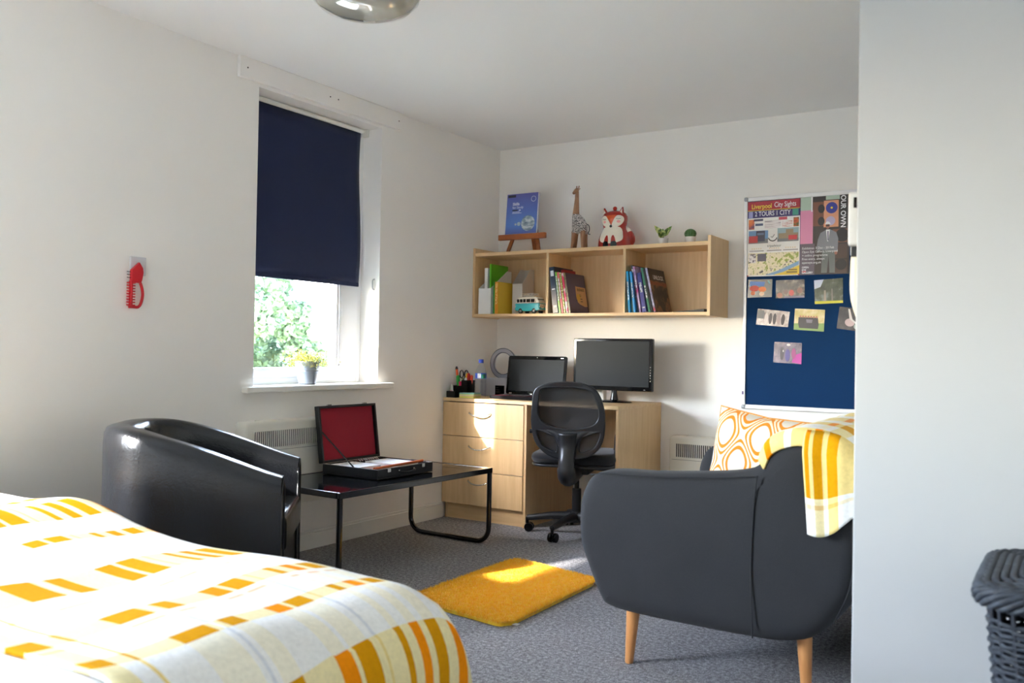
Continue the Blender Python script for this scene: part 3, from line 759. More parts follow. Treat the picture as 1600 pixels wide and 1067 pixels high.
# ---- red brush on the wall
M_redp = mat('red_plastic', (196, 16, 34), .3, var=.05)
hk = thing('wall_hook', 'white adhesive hook plate behind the red scraper on the left wall', 'hook', (.004, -2.76, 1.37))
obj('plate', G().box(.0, .011, -2.795, -2.722, 1.325, 1.402), mat('pale_grey_plate', (206, 208, 212), .5), hk, bevel=.002)
br = thing('ice_scraper_brush', 'red plastic brush with a loop handle hanging on the left wall', 'brush', (.02, -2.77, 1.19))
hd = [(-2.764, 1.378), (-2.748, 1.355), (-2.745, 1.335), (-2.751, 1.305), (-2.756, 1.292), (-2.800, 1.292), (-2.800, 1.345)]
obj('head', G().pillow(hd, 'x', .012, .030, .003, 2), M_redp, br, fixn=True)
hpath = smoothpath([(.021, -2.758, 1.298), (.021, -2.748, 1.275), (.021, -2.743, 1.245), (.021, -2.749, 1.212), (.021, -2.762, 1.193), (.021, -2.785, 1.192), (.021, -2.805, 1.192)], 4)
obj('handle', G().tube(hpath, .0062, 8), M_redp, br, smooth=60)
obj('bristle_bar', G().box(.014, .030, -2.804, -2.794, 1.190, 1.300), M_redp, br, bevel=.002)
g = G()
for k in range(9):
    z = 1.198 + k * .0115
    for dy in (-.011, .011): g.tube([(.021, -2.799, z), (.023, -2.799 + dy * 1.75, z + .001)], [.0042, .0026], 6)
obj('bristles', g, M_redp, br)
g = G()
for k in range(3): z = 1.312 + k * .012; g.tube([(.021, -2.798, z), (.021, -2.818, z + .001)], .0016, 6)
obj('teeth', g, M_blackg, br)

# ---- ceiling lamp
cl_ = thing('ceiling_lamp', 'round smoked glass ceiling lamp at the top edge of the photo', 'lamp', (1.10, -2.60, 2.4))
m, t_, b_ = nodes('smoked_mirror_glass'); b_.inputs['Base Color'].default_value = (*lin((206, 203, 190)), 1); b_.inputs['Roughness'].default_value = .05
b_.inputs['Metallic'].default_value = .12; b_.inputs['Transmission Weight'].default_value = .25; b_.inputs['Coat Weight'].default_value = 1
obj('glass_shade', G().lathe([(.150, -.004), (.19, -.02), (.205, -.045), (.198, -.075), (.165, -.105), (.11, -.124), (.05, -.131), (.0, -.132)], (1.10, -2.60, 2.4), 48), m, cl_, smooth=180)
obj('ceiling_plate', G().lathe([(.0, -.02), (.12, -.02), (.125, 0)], (1.10, -2.60, 2.4), 32), M_chrome, cl_, smooth=40)
obj('rim', G().tube([(1.10 + .206 * cos(k / 48 * 2 * pi), -2.60 + .206 * sin(k / 48 * 2 * pi), 2.355) for k in range(48)], .0035, 6, closed=True), M_chrome, cl_, smooth=180)
obj('bulb', G().ball((1.10, -2.60, 2.34), .03), M_white, cl_, smooth=180)

# ---- rug
rg = thing('rug', 'mustard yellow shaggy rug on the grey carpet', 'rug', (1.28, -1.80, 0), radians(0))
RC = [Vector((1.012, -2.185)), Vector((1.548, -2.262)), Vector((1.530, -1.455)), Vector((1.006, -1.335))]
def rug_pt(a, b):
    p = (RC[0] * (1 - a) + RC[1] * a) * (1 - b) + (RC[3] * (1 - a) + RC[2] * a) * b
    # round the corners a little
    u, v = a * 2 - 1, b * 2 - 1; k = max(0, abs(u) + abs(v) - 1.86) * .5
    cc = (RC[0] + RC[1] + RC[2] + RC[3]) / 4
    return p + (cc - p) * k
m, t_, b_ = nodes('mustard_shag_pile'); f_ = tex(t_, 45, 4); t_.links.new(ramp(t_, f_, [(.3, lin((253, 186, 18))), (.7, lin((255, 220, 66)))]), b_.inputs['Base Color']); b_.inputs['Roughness'].default_value = .9; b_.inputs['Sheen Weight'].default_value = .3
def rs(a, b):
    p = rug_pt(a, b); e = min(a, 1 - a, b, 1 - b); return (p.x, p.y, .014 + .006 * min(1, e * 25) + .003 * sin(a * 60 + 3 * sin(b * 40)) * sin(b * 75))
g = G().grid(rs, 50, 70); g.grid(lambda a, b: (rug_pt(a, b).x, rug_pt(a, b).y, .001), 1, 1)
edge = [rug_pt(a, b) for a, b in [(k / 20, 0) for k in range(20)] + [(1, k / 20) for k in range(20)] + [(1 - k / 20, 1) for k in range(20)] + [(0, 1 - k / 20) for k in range(20)]]
g2 = [(p.x, p.y, .002) for p in edge] + [(p.x, p.y, .014) for p in edge]; n_ = len(edge)
g.add(g2, [(i, (i + 1) % n_, n_ + (i + 1) % n_, n_ + i) for i in range(n_)])
obj('backing', g, m, rg, smooth=60, fixn=False)
vs = []; fs = []; rnd = random.Random(2)
for k in range(52000):
    a, b = rnd.random(), rnd.random(); p = rug_pt(a, b); h = rnd.uniform(.008, .017); ang = rnd.uniform(0, 2 * pi); lx, ly = rnd.gauss(0, .006), rnd.gauss(0, .006); wd = .0022
    i = len(vs); z = .014
    vs += [(p.x - wd * cos(ang), p.y - wd * sin(ang), z), (p.x + wd * cos(ang), p.y + wd * sin(ang), z), (p.x + lx, p.y + ly, z + h)]; fs.append((i, i + 1, i + 2))
obj('pile', G().add(vs, fs), m, rg, fixn=False, kind='stuff')
q = rug_pt(1, .08)
obj('care_label', G().box(q.x - .006, q.x + .018, q.y - .012, q.y + .010, .004, .0055), M_paper, rg)

# ---- office chair
oc = thing('office_chair', 'black mesh-back swivel chair pulled up to the desk', 'chair', (.93, -.56, 0), radians(17))
def L(g, n, m, **k): return obj(n, g, m, oc, W=False, **k)
for k in range(5):
    a = radians(199 - 17 + 72 * k)
    dx, dy = cos(a), sin(a)
    l = L(G().tube([(dx * .03, dy * .03, .105), (dx * .15, dy * .15, .098), (dx * .285, dy * .285, .078)], [.026, .022, .016], 8), 'leg', M_dgrey, smooth=50)
    tx, ty = -dy, dx
    c0 = (dx * .285 - dx * .012, dy * .285 - dy * .012)
    g = G()
    for s in (-1, 1):
        g.cyl((c0[0] + tx * (.006 * s), c0[1] + ty * (.006 * s), .026), (c0[0] + tx * (.024 * s), c0[1] + ty * (.024 * s), .026), .026, n=18)
    g.cyl((dx * .285, dy * .285, .045), (dx * .285, dy * .285, .085), .009, n=10)
    obj('castor', g, M_blackg, l, W=False, smooth=40, bevel=.003)
L(G().cyl((0, 0, .07), (0, 0, .13), .038, .03, 20), 'hub', M_dgrey, smooth=40)
L(G().cyl((0, 0, .12), (0, 0, .26), .026, .026, 18).cyl((0, 0, .26), (0, 0, .40), .014, .014, 14), 'gas_column', M_black, smooth=40)
L(G().box(-.09, .09, -.12, .10, .355, .40), 'seat_mechanism', M_black, bevel=.01)
L(G().tube([(.05, 0, .375), (.2, .02, .37)], .006, 8).ball((.21, .022, .37), .014, 10, 8), 'lever', M_black, smooth=60)
L(G().pillow(rrect(-.235, .235, -.21, .25, .10, 8), 'z', .40, .415, .006, 2), 'seat_pan', M_dgrey, smooth=50)
L(G().pillow(rrect(-.24, .24, -.215, .255, .11, 8), 'z', .415, .475, .03, 4), 'seat', M_seatf, smooth=50)
# backrest: local y negative is the side turned to the camera
def bk_(x, z): return -.255 - .10 * (z - .45) + .22 * x * x        # curved shell
outer = smoothpath([(-.20, 0, .83), (-.10, 0, .865), (0, 0, .872), (.10, 0, .862), (.175, 0, .825), (.215, 0, .74), (.222, 0, .64), (.20, 0, .54), (.14, 0, .485), (.06, 0, .462), (0, 0, .458), (-.06, 0, .462), (-.14, 0, .485), (-.205, 0, .545), (-.228, 0, .64), (-.222, 0, .75)], 5, True)
outer = [(x * .88, bk_(x * .88, z), z) for x, _, z in outer]
def flatshape(outl, holes, ext, bev):
    cu = bpy.data.curves.new('tmp', 'CURVE'); cu.dimensions = '2D'; cu.fill_mode = 'BOTH'; cu.extrude = ext; cu.bevel_depth = bev; cu.bevel_resolution = 2
    for pl in [outl] + holes:
        sp = cu.splines.new('POLY'); sp.points.add(len(pl) - 1); sp.use_cyclic_u = True
        for p_, (x, y) in zip(sp.points, pl): p_.co = (x, y, 0, 1)
    o = bpy.data.objects.new('tmp', cu); COL.objects.link(o); bpy.context.view_layer.update()
    me = bpy.data.meshes.new_from_object(o.evaluated_get(bpy.context.evaluated_depsgraph_get())); bpy.data.objects.remove(o); bpy.data.curves.remove(cu)
    vs = [tuple(v.co) for v in me.vertices]; fs = [tuple(p.vertices) for p in me.polygons]; bpy.data.meshes.remove(me)
    return vs, fs
o2 = [(x, z) for x, _, z in outer]
up_ = sm2([(-.150, .835), (-.06, .848), (.06, .846), (.135, .826), (.165, .76), (.172, .69), (.145, .645), (.08, .622), (-.01, .615), (-.09, .624), (-.145, .650), (-.172, .70), (-.166, .78)], 4)
lo_ = sm2([(.070, .575), (.110, .592), (.172, .612), (.178, .585), (.150, .525), (.10, .498), (.062, .492), (.058, .53)], 4)
vs, fs = flatshape(o2, [up_, lo_, [(-x, z) for x, z in lo_][::-1]], .007, .006)
g = G().add([(x, bk_(x, z) - y_, z) for x, z, y_ in vs], fs); L(g, 'back_frame', M_dgrey, smooth=40)
spine = smoothpath([(0, bk_(0, .6) - .006, .60), (0, bk_(0, .5) - .016, .52), (0, -.305, .44), (0, -.300, .385), (0, -.26, .358), (0, -.16, .358), (0, -.06, .365)], 5)
rr_ = [.056 - .012 * min(1, k / 8) + (.006 if k > 12 else 0) for k in range(len(spine))]
L(G().tube(spine, rr_, 14, flat=.45, up=(1, 0, 0)) if False else G().tube(spine, [max(.03, r) for r in rr_], 14), 'spine', M_dgrey, smooth=180)
for s in (-1, 1):
    L(G().tube(smoothpath([(s * .02, bk_(0, .54) - .014, .53), (s * .06, bk_(.06, .59) - .008, .588), (s * .12, bk_(.12, .61) - .003, .612)], 4), [.03, .028, .025, .022, .02, .018, .016, .014, .012], 10, flat=.6, up=(0, 1, 0)), 'spine_fillet', M_dgrey, smooth=180)
m, t_, b_ = nodes('black_seat_mesh'); out_ = t_.nodes['Material Output']; b_.inputs['Base Color'].default_value = (*lin((30, 30, 32)), 1); b_.inputs['Roughness'].default_value = .6
tr_ = N(t_, 'ShaderNodeBsdfTransparent'); mx_ = N(t_, 'ShaderNodeMixShader')
wv = tex(t_, 900, 1); mx_.inputs[0].default_value = .90
t_.links.new(tr_.outputs[0], mx_.inputs[1]); t_.links.new(b_.outputs[0], mx_.inputs[2]); t_.links.new(mx_.outputs[0], out_.inputs[0])
ctr = (0, .66)
g = G(); ring = [(x, z) for x, _, z in outer]; n_ = len(ring)
vs = []; fs = []
for k in range(7):
    s_ = 1 - k / 6 * .999
    for x, z in ring: X = x * s_; Z = ctr[1] + (z - ctr[1]) * s_; vs.append((X, bk_(X, Z) + .012 + .02 * (1 - s_), Z))
for k in range(6):
    for i in range(n_): fs.append((k * n_ + i, k * n_ + (i + 1) % n_, (k + 1) * n_ + (i + 1) % n_, (k + 1) * n_ + i))
g.add(vs, fs); L(g, 'mesh_back', m, smooth=180, fixn=False)
L(G().tube(smoothpath([(.17, -.05, .41), (.225, -.05, .45), (.235, -.02, .53), (.225, .05, .565), (.21, .12, .55), (.20, .14, .47), (.17, .12, .41)], 4), .016, 8), 'armrest', M_black, smooth=180)
L(G().cyl((-.190, -.262, .60), (-.214, -.262, .60), .012, n=14), 'adjuster_knob', M_black, smooth=40)

# ---- monitor
mo = thing('monitor', 'large black flat monitor standing on the right of the desk', 'monitor', (.99, -.22, .742), radians(0))
obj('casing', G().box(.734, 1.252, -.262, -.228, .812, 1.122), M_blackg, mo, bevel=.006)
obj('screen', G().box(.752, 1.232, -.2632, -.2615, .838, 1.106), M_screen, mo)
obj('rear_housing', G().box(.86, 1.13, -.228, -.195, .87, 1.05), M_black, mo, bevel=.012)
obj('bottom_bezel', G().box(.737, 1.249, -.2645, -.2615, .815, .832), M_blackg, mo, bevel=.001)
obj('power_badge', G().box(1.200, 1.212, -.2655, -.2642, .8205, .8245), M_chrome, mo)
for k in range(6): obj('button', G().box(1.240, 1.245, -.2640, -.2618, .872 + k * .016, .878 + k * .016), M_chrome, mo)
obj('neck', G().tube([(.99, -.215, .752), (.99, -.215, .80), (.99, -.215, .85)], [.026, .017, .02], 14), M_blackg, mo, smooth=60)
obj('base', G().lathe([(0, 0), (.12, 0), (.122, .004), (.11, .009), (.03, .014), (0, .015)], (.99, -.235, .7425), 40, 1, .68), M_blackg, mo, smooth=40)
# ---- laptop
lp = thing('laptop', 'open black laptop with dark red keyboard deck on the desk', 'laptop', (.46, -.36, .742))
M_deck = mat('dark_red_brushed', (70, 18, 26), .9, 0, var=.1, spec=.05)
lx0, lx1 = .262, .688
obj('base', G().pillow(rrect(lx0 + .012, lx1, -.495, -.275, .015), 'z', .7425, .764, .004, 2), mat('laptop_base_plastic', (18, 16, 18), .8, spec=.1), lp, smooth=40)
obj('keyboard_deck', G().box(lx0 + .024, lx1 - .012, -.487, -.29, .7635, .7648), M_deck, lp)
g = G()
for r_ in range(5):
    for k in range(15): g.box(lx0 + .03 + k * .0245, lx0 + .05 + k * .0245, -.415 + r_ * .024, -.397 + r_ * .024, .7648, .767)
obj('keys', g, M_black, lp, kind='stuff')
obj('touchpad', G().box(.42, .52, -.482, -.43, .7648, .7655), M_black, lp)
LT = Matrix.Translation((0, -.285, .765)) @ Matrix.Rotation(radians(-8), 4, 'X')
g = G(); g.T = LT; g.pillow(rrect(lx0, lx1, 0, .245, .014), 'y', -.004, .006, .002, 2); ld_ = obj('screen_lid', g, M_blackg, lp, smooth=40)
g = G(); g.T = LT; g.box(lx0 + .018, lx1 - .018, -.0052, -.0042, .022, .222); obj('display', g, M_screen, ld_)
g = G(); g.T = LT; g.cyl(((lx0 + lx1) / 2, -.0055, .234), ((lx0 + lx1) / 2, -.0042, .234), .003, n=10); obj('webcam', g, M_chrome, ld_)
for x in (lx0 + .035, lx1 - .24): obj('hinge', G().cyl((x - .008, -.285, .769), (x + .012, -.285, .769), .007, n=12), M_chrome, lp, smooth=40)
g = G(); g.T = LT; g.box(lx1 - .045, lx1 - .025, -.0055, -.0042, .232, .2345); obj('badge', g, M_chrome, ld_)

# ---- pen organiser and its contents
po = thing('desk_organiser', 'stepped black pen organiser at the left end of the desk', 'organiser', (.09, -0.485, .742))
g = G()
def obox(g, x0, x1, y0, y1, z0, z1, w_=.003): g.box(x0, x1, y0, y1, z0, z0 + .003); g.box(x0, x0 + w_, y0, y1, z0, z1); g.box(x1 - w_, x1, y0, y1, z0, z1); g.box(x0, x1, y0, y0 + w_, z0, z1); g.box(x0, x1, y1 - w_, y1, z0, z1)
obox(g, .015, .080, -0.585, -0.525, .7425, .782); obj('low_tray', g, M_black, po)
g = G(); obox(g, .015, .085, -0.525, -0.445, .7425, .815); obj('middle_cup', g, M_black, po)
g = G(); obox(g, .085, .132, -0.525, -0.445, .7425, .85); obj('tall_cup', g, M_black, po)
def pen(label, cat, a, b, r, m, capm=None, name='pen', tip=None, gp='pens in the black organiser', sp=.35):
    t = thing(name, label, cat, a, 0, gp)
    A = Vector(a); B = Vector(b); C_ = B + (A - B) * sp
    obj('barrel', G().cyl(tuple(A), tuple(C_), r, n=12), m, t, smooth=50)
    obj('cap', G().tube([tuple(C_), tuple(B - (B - A) * .06), tuple(B)], [r * 1.12, r * 1.12, r * .6], 12), capm or m, t, smooth=50)
def col(n, rgb, r=.35): return mat(n, rgb, r, var=.03)
pen('orange craft knife with a black tip, tallest in the pen organiser', 'knife', (.050, -0.495, .75), (.020, -0.490, .934), .0075, col('orange_plastic', (236, 96, 36)), M_black, 'craft_knife', sp=.1)
pen('thick green highlighter standing in the front of the organiser', 'marker', (.052, -0.505, .75), (.050, -0.515, .880), .0105, col('green_plastic', (40, 172, 62)), name='highlighter')
pen('marker with a yellow cap in the tall cup', 'marker', (.097, -0.505, .75), (.100, -0.485, .893), .008, M_black, col('yellow_plastic', (246, 204, 20)), 'marker_pen', sp=.32)
pen('marker with a bright red cap in the tall cup', 'marker', (.109, -0.495, .75), (.112, -0.485, .894), .0095, col('red_marker_plastic', (214, 22, 28)), name='marker_pen')
pen('orange-red marker beside the red one, leaning right', 'marker', (.118, -0.475, .75), (.128, -0.475, .882), .0085, col('vermilion_plastic', (236, 72, 40)), name='marker_pen')
pen('white and pale slanting eraser pen in front of the red marker', 'pen', (.102, -0.512, .75), (.113, -0.517, .866), .0075, M_white, name='eraser_pen')
pen('pen with a bright pink end in the middle of the organiser', 'pen', (.072, -0.515, .75), (.071, -0.517, .842), .009, M_black, col('pink_plastic', (232, 40, 100)), 'pen', sp=.3)
sc_ = thing('scissors', 'black-handled scissors standing handles up in the organiser', 'scissors', (.08, -0.475, .75))
for s, cx_ in ((-1, .052), (1, .084)):
    lp_ = [(cx_ + .014 * cos(k / 16 * 2 * pi) + s * .002, -0.475, .886 + .024 * sin(k / 16 * 2 * pi)) for k in range(16)]
    h_ = obj('handle_loop', G().tube(lp_, .0038, 6, closed=True), M_black, sc_, smooth=180)
    obj('blade', G().tube([(0.067 + s * .008, -0.475, .868), (0.067 - s * .003, -0.475, .80), (0.067 - s * .004, -0.475, .748)], [.006, .005, .001], 6), M_chrome, h_, smooth=50)
gb = thing('correction_bottle', 'tiny white bottle with a pale cap in the low front tray', 'bottle', (.034, -0.555, .746))
obj('bottle_body', G().lathe([(.010, 0), (.012, .004), (.012, .036), (.007, .044)], (.034, -0.555, .746), 16), prints('correction_label', [(.45, (240, 240, 240)), (.5, (220, 60, 90)), (.56, (240, 240, 240))], 60), gb, smooth=40)
obj('bottle_cap', G().cyl((.034, -0.555, .789), (.034, -0.555, .822), .009, .0075, 14), col('pale_cap', (222, 226, 214)), gb, smooth=40)
nb = thing('sticky_note_block', 'block of pastel sticky notes beside the water bottle', 'notes', (.150, -.520, .742), radians(8))
for k, (c_, z0, z1) in enumerate((((232, 226, 120), 0, .012), ((238, 214, 190), .012, .018), ((226, 232, 150), .018, .024), ((150, 206, 196), .024, .032))):
    obj('note_pad', G().box(-.05, .05, -.05, .05, .0005 + z0, z1), col('note_colour_%d' % k, c_, .8), nb, W=False)
# ---- water bottle
wb = thing('water_bottle', 'half-litre clear plastic water bottle with a blue cap on the desk', 'bottle', (.215, -.475, .742))
m = thin_glass('clear_bottle_plastic', (.93, .95, .97), .16, .04)
pr_ = [(.0, .002), (.026, .0), (.032, .006)] + [(.0325 + .0022 * (k % 2), .012 + k * .0085) for k in range(12)] + [(.0345, .118), (.0345, .158), (.030, .178), (.020, .198), (.0125, .208), (.0125, .222)]
WB = (.236, -.532, .7425)
obj('bottle_body', G().lathe(pr_, WB, 32), m, wb, smooth=60)
obj('cap', G().cyl((WB[0], WB[1], .7425 + .218), (WB[0], WB[1], .7425 + .240), .0155, .015, 24), col('blue_cap', (36, 70, 190)), wb, smooth=30)
lb = obj('label', G().lathe([(.0352, .122), (.0352, .156)], WB, 40), mat('blue_label', (58, 86, 168), .4, var=.1), wb, smooth=180, fixn=False)
def arcp(a0, a1, z0, z1, r): 
    return G().grid(lambda a, b: (WB[0] + r * cos(radians(a0 + (a1 - a0) * a)), WB[1] + r * sin(radians(a0 + (a1 - a0) * a)), WB[2] + z0 + (z1 - z0) * b), 8, 1)
obj('barcode_panel', arcp(-92, -58, .126, .154, .0356), prints('barcode_print', [(.4, (235, 238, 240)), (.5, (150, 160, 175)), (.6, (240, 240, 240))], 60, (6, 6, .2)), lb, fixn=False, smooth=180)
obj('green_panel', arcp(-52, -5, .124, .150, .0356), mat('green_label', (32, 104, 84), .4), lb, fixn=False, smooth=180)
# ---- ring lamp and grey unit
rl = thing('ring_lamp', 'grey ring lamp with dark rims behind the bottle', 'lamp', (.165, -.17, .742))
RX, RY, RZ = .163, -.17, .955
obj('ring', G().pillow(circ(RX, RZ, .099, 48), 'y', RY, RY + .016, .004, 2), mat('frosted_grey_plastic', (176, 174, 180), .4), rl, smooth=40) if False else None
g = G(); n_ = 64
for r0, r1, ya, yb in ((.072, .098, RY, RY + .016),):
    vs = []
    for k in range(n_):
        a = 2 * pi * k / n_
        for r_, y_ in ((r0, ya), (r1, ya), (r1, yb), (r0, yb)): vs.append((RX + r_ * cos(a), y_, RZ + r_ * sin(a)))
    fs = [(k * 4 + j, k * 4 + (j + 1) % 4, ((k + 1) % n_) * 4 + (j + 1) % 4, ((k + 1) % n_) * 4 + j) for k in range(n_) for j in range(4)]
    g.add(vs, fs)
obj('ring', g, mat('frosted_grey_plastic', (176, 174, 182), .4), rl, smooth=40)
for r_ in (.072, .099): obj('rim', G().tube([(RX + r_ * cos(2 * pi * k / 64), RY - .001, RZ + r_ * sin(2 * pi * k / 64)) for k in range(64)], .0022, 6, closed=True), mat('slate_rim', (70, 72, 84), .4), rl, smooth=180)
obj('pivot', G().ball((RX + .005, RY, .852), (.016, .010, .008), 12, 8), M_black, rl, smooth=180)
obj('stem', G().cyl((RX + .005, RY + .008, .75), (RX + .005, RY + .008, .85), .006, n=10), M_black, rl)
obj('foot', G().lathe([(0, 0), (.05, 0), (.05, .006), (0, .009)], (RX + .005, RY + .008, .7425), 24), M_black, rl, smooth=40)
gu = thing('desk_unit', 'grey rounded box with a black front panel behind the bottle', 'box', (.155, -.25, .742))
obj('case', G().pillow(rrect(.045, .250, .7425, .862, .022), 'y', -.262, -.215, .008, 3), mat('silver_grey_plastic', (168, 166, 172), .4), gu, smooth=40)
obj('front_panel', G().box(.165, .236, -.2638, -.2615, .748, .815), M_blackg, gu, bevel=.002)
for k in range(3): obj('print_line', G().box(.172, .205 - .006 * k, -.2643, -.2637, .772 + k * .013, .7745 + k * .013), M_chrome, gu)
sp_ = thing('socket_spur', 'small white power adaptor behind the monitor stand', 'adaptor', (.88, -.12, .742))
obj('housing', G().pillow(rrect(.835, .885, .7425, .815, .01), 'y', -.15, -.10, .006, 2), M_white, sp_, smooth=40)

# ================================================================== SHELF CONTENTS
ST = 1.6705; SB = 1.2745
# ---- easel with book on top
ea = thing('mini_easel', 'small brown wooden easel standing on top of the shelf', 'easel', (.32, -.19, ST), 0)
obj('ledge', G().box(.150, .500, -.235, -.212, ST + .083, ST + .118), M_easel, ea, bevel=.002)
for x0, x1 in ((.205, .290), (.442, .355)):
    y0, y1, w_ = -.212, -.150, .012; z1 = ST + .30
    obj('leg', G().add([(x0 - w_, y0, ST), (x0 + w_, y0, ST), (x0 + w_, y0 + .012, ST), (x0 - w_, y0 + .012, ST), (x1 - w_, y1, z1), (x1 + w_, y1, z1), (x1 + w_, y1 + .012, z1), (x1 - w_, y1 + .012, z1)],
        [(0, 3, 2, 1), (4, 5, 6, 7), (0, 1, 5, 4), (1, 2, 6, 5), (2, 3, 7, 6), (3, 0, 4, 7)]), M_easel, ea)
obj('back_leg', G().add([(.315, -.06, ST), (.34, -.06, ST), (.34, -.05, ST), (.315, -.05, ST), (.315, -.15, ST + .28), (.34, -.15, ST + .28), (.34, -.14, ST + .28), (.315, -.14, ST + .28)], [(0, 3, 2, 1), (4, 5, 6, 7), (0, 1, 5, 4), (1, 2, 6, 5), (2, 3, 7, 6), (3, 0, 4, 7)]), M_easel, ea)
ET = Matrix.Translation((.202, -.234, ST + .1185)) @ Matrix.Rotation(radians(-5), 4, 'X')
bk1 = thing('study_book', 'blue study-skills paperback displayed on the easel', 'book', (.32, -.22, ST + .12))
def TG(T, g): g.v = [tuple(T @ Vector(p)) for p in g.v]; return g
m, t_, b_ = nodes('blue_book_cover'); tc_ = N(t_, 'ShaderNodeTexCoord'); sp_ = N(t_, 'ShaderNodeSeparateXYZ'); t_.links.new(tc_.outputs['Generated'], sp_.inputs[0])
t_.links.new(ramp(t_, sp_.outputs[2], [(0, lin((84, 90, 156))), (.2, lin((92, 134, 206))), (.6, lin((88, 112, 188))), (1, lin((92, 94, 164)))]), b_.inputs['Base Color']); b_.inputs['Roughness'].default_value = .3
BW, BH = .232, .262
obj('pages', TG(ET, G().box(.002, BW - .001, .002, .018, .002, BH - .002)), M_paper, bk1)
cv = obj('cover', TG(ET, G().box(0, BW, 0, .002, 0, BH).box(0, BW, .018, .020, 0, BH).box(0, .002, .002, .018, 0, BH)), m, bk1)
M_ink = mat('white_print', (240, 242, 246), .5, var=0); M_inkd = mat('dark_print', (20, 22, 30), .5, var=0)
RT = ET @ Matrix.Rotation(radians(90), 4, 'X')
def on(body, x, z, size, mm, sx=1, al='LEFT'):
    return text(body, size, (0, 0, 0), ET @ Matrix.Translation((x, -.0006, z)) @ Matrix.Rotation(radians(90), 4, 'X'), mm, cv, sx, align=al)
on('Skills', .045, .195, .026, M_ink, 1, 'LEFT').data.offset = .0006
on('for Study', .045, .172, .022, M_ink)
obj('print_block', TG(ET, G().box(.045, .085, -.0008, 0, .150, .158)), M_inkd, cv); obj('print_block', TG(ET, G().box(.095, .107, -.0008, 0, .150, .158)), M_ink, cv)
obj('print_block', TG(ET, G().box(.008, .066, -.0008, 0, BH - .022, BH - .006)), M_inkd, cv)
for k in range(2): obj('print_line', TG(ET, G().box(.045, .115 - k * .015, -.0008, 0, .134 + k * .008, .137 + k * .008)), M_ink, cv)
obj('ring_mark', TG(ET, G().tube([(.200 + .017 * cos(2 * pi * k / 24), -.0006, .222 + .017 * sin(2 * pi * k / 24)) for k in range(24)], .0012, 4, closed=True)), M_ink, cv)
def disc(cx, cz, r, y0=-.0008): return G().prism(circ(cx, cz, r, 28), 'y', y0, 0)
obj('round_picture', TG(ET, disc(.168, .066, .050)), prints('steel_architecture_print', [(.3, (40, 60, 90)), (.48, (150, 170, 180)), (.6, (225, 230, 230)), (.75, (120, 130, 120))], 22, (1, 1, 3)), cv)
obj('small_disc', TG(ET, disc(.100, .064, .013)), mat('grey_print', (190, 205, 210), .5), cv); obj('small_disc', TG(ET, disc(.075, .062, .007)), M_ink, cv)
# ---- giraffe
gi = thing('giraffe_figure', 'carved wooden giraffe with a black and white patterned body on the shelf', 'figurine', (.70, -.15, ST))
M_gw = wood('carved_brown_wood', (176, 132, 98), (130, 90, 62), (9, 9, 3), 5, .55)
m, t_, b_ = nodes('white_and_black_speckle'); f_ = tex(t_, 230, 2, kind='ShaderNodeTexNoise'); t_.links.new(ramp(t_, f_, [(.47, lin((34, 30, 32))), (.53, lin((226, 220, 214)))]), b_.inputs['Base Color']); b_.inputs['Roughness'].default_value = .5
for nm, x0, x1, y in (('front_leg', .659, .670, -.165), ('front_leg', .659, .670, -.135), ('hind_leg', .738, .732, -.168), ('hind_leg', .738, .732, -.132)):
    obj(nm, G().tube([(x0, y, ST), (x0 + (x1 - x0) * .5, y, ST + .05), (x1, y + (.006 if y < -.15 else -.006), ST + .12)], [.0115, .0125, .018], 10), M_gw, gi, smooth=60)
body = sm2([(.655, ST + .115), (.653, ST + .17), (.655, ST + .22), (.668, ST + .236), (.700, ST + .226), (.730, ST + .198), (.750, ST + .16), (.752, ST + .125), (.745, ST + .098), (.722, ST + .102), (.700, ST + .112), (.678, ST + .102), (.660, ST + .10)], 3)
obj('body', G().pillow(body, 'y', -.178, -.122, .022, 4, .006), m, gi, smooth=180)
obj('neck', G().tube([(.673, -.15, ST + .215), (.676, -.15, ST + .26), (.679, -.15, ST + .32), (.680, -.15, ST + .372)], [.023, .018, .0135, .011], 12), M_gw, gi, smooth=180)
hdg = obj('head', G().tube([(.682, -.15, ST + .385), (.676, -.163, ST + .374), (.670, -.180, ST + .356)], [.0125, .0125, .008], 10), M_gw, gi, smooth=180)
for s in (-1, 1):
    obj('horn', G().tube([(.682 + s * .006, -.148, ST + .39), (.683 + s * .0085, -.146, ST + .407)], [.003, .004], 8), M_gw, hdg, smooth=60)
    obj('ear', G().tube([(.682 + s * .010, -.148, ST + .385), (.682 + s * .019, -.146, ST + .392)], [.0045, .001], 6), M_gw, hdg, smooth=60)
obj('tail', G().tube(smoothpath([(.744, -.15, ST + .165), (.765, -.15, ST + .155), (.770, -.15, ST + .125), (.762, -.15, ST + .105), (.776, -.15, ST + .098)]), .0028, 6), M_inkd, gi, smooth=180)
# ---- fox jar
fx = thing('fox_jar', 'red and white ceramic fox cookie jar on the shelf', 'jar', (.945, -.15, ST))
M_fr = mat('glossy_red_glaze', (172, 40, 28), .15, var=.06, coat=.5); M_fo = mat('orange_glaze', (206, 80, 30), .2, var=.12, scale=60); M_fw = mat('cream_glaze', (244, 234, 216), .2, var=.01, coat=.5); M_pk = mat('pink_glaze', (236, 156, 150), .3); M_bk = mat('black_glaze', (24, 20, 20), .2)
FC = (.945, -.152)
FP = [(0, .0), (.094, .0), (.104, .006), (.104, .03), (.100, .06), (.090, .09), (.077, .115), (.072, .130), (.077, .150), (.082, .175), (.081, .195), (.074, .206), (.070, .208)]
def fr_at(z):
    for (r0, z0), (r1, z1) in zip(FP[1:], FP[2:]):
        if z0 <= z <= z1: return r0 + (r1 - r0) * (z - z0) / (z1 - z0 + 1e-9)
    return .07
SY = .82
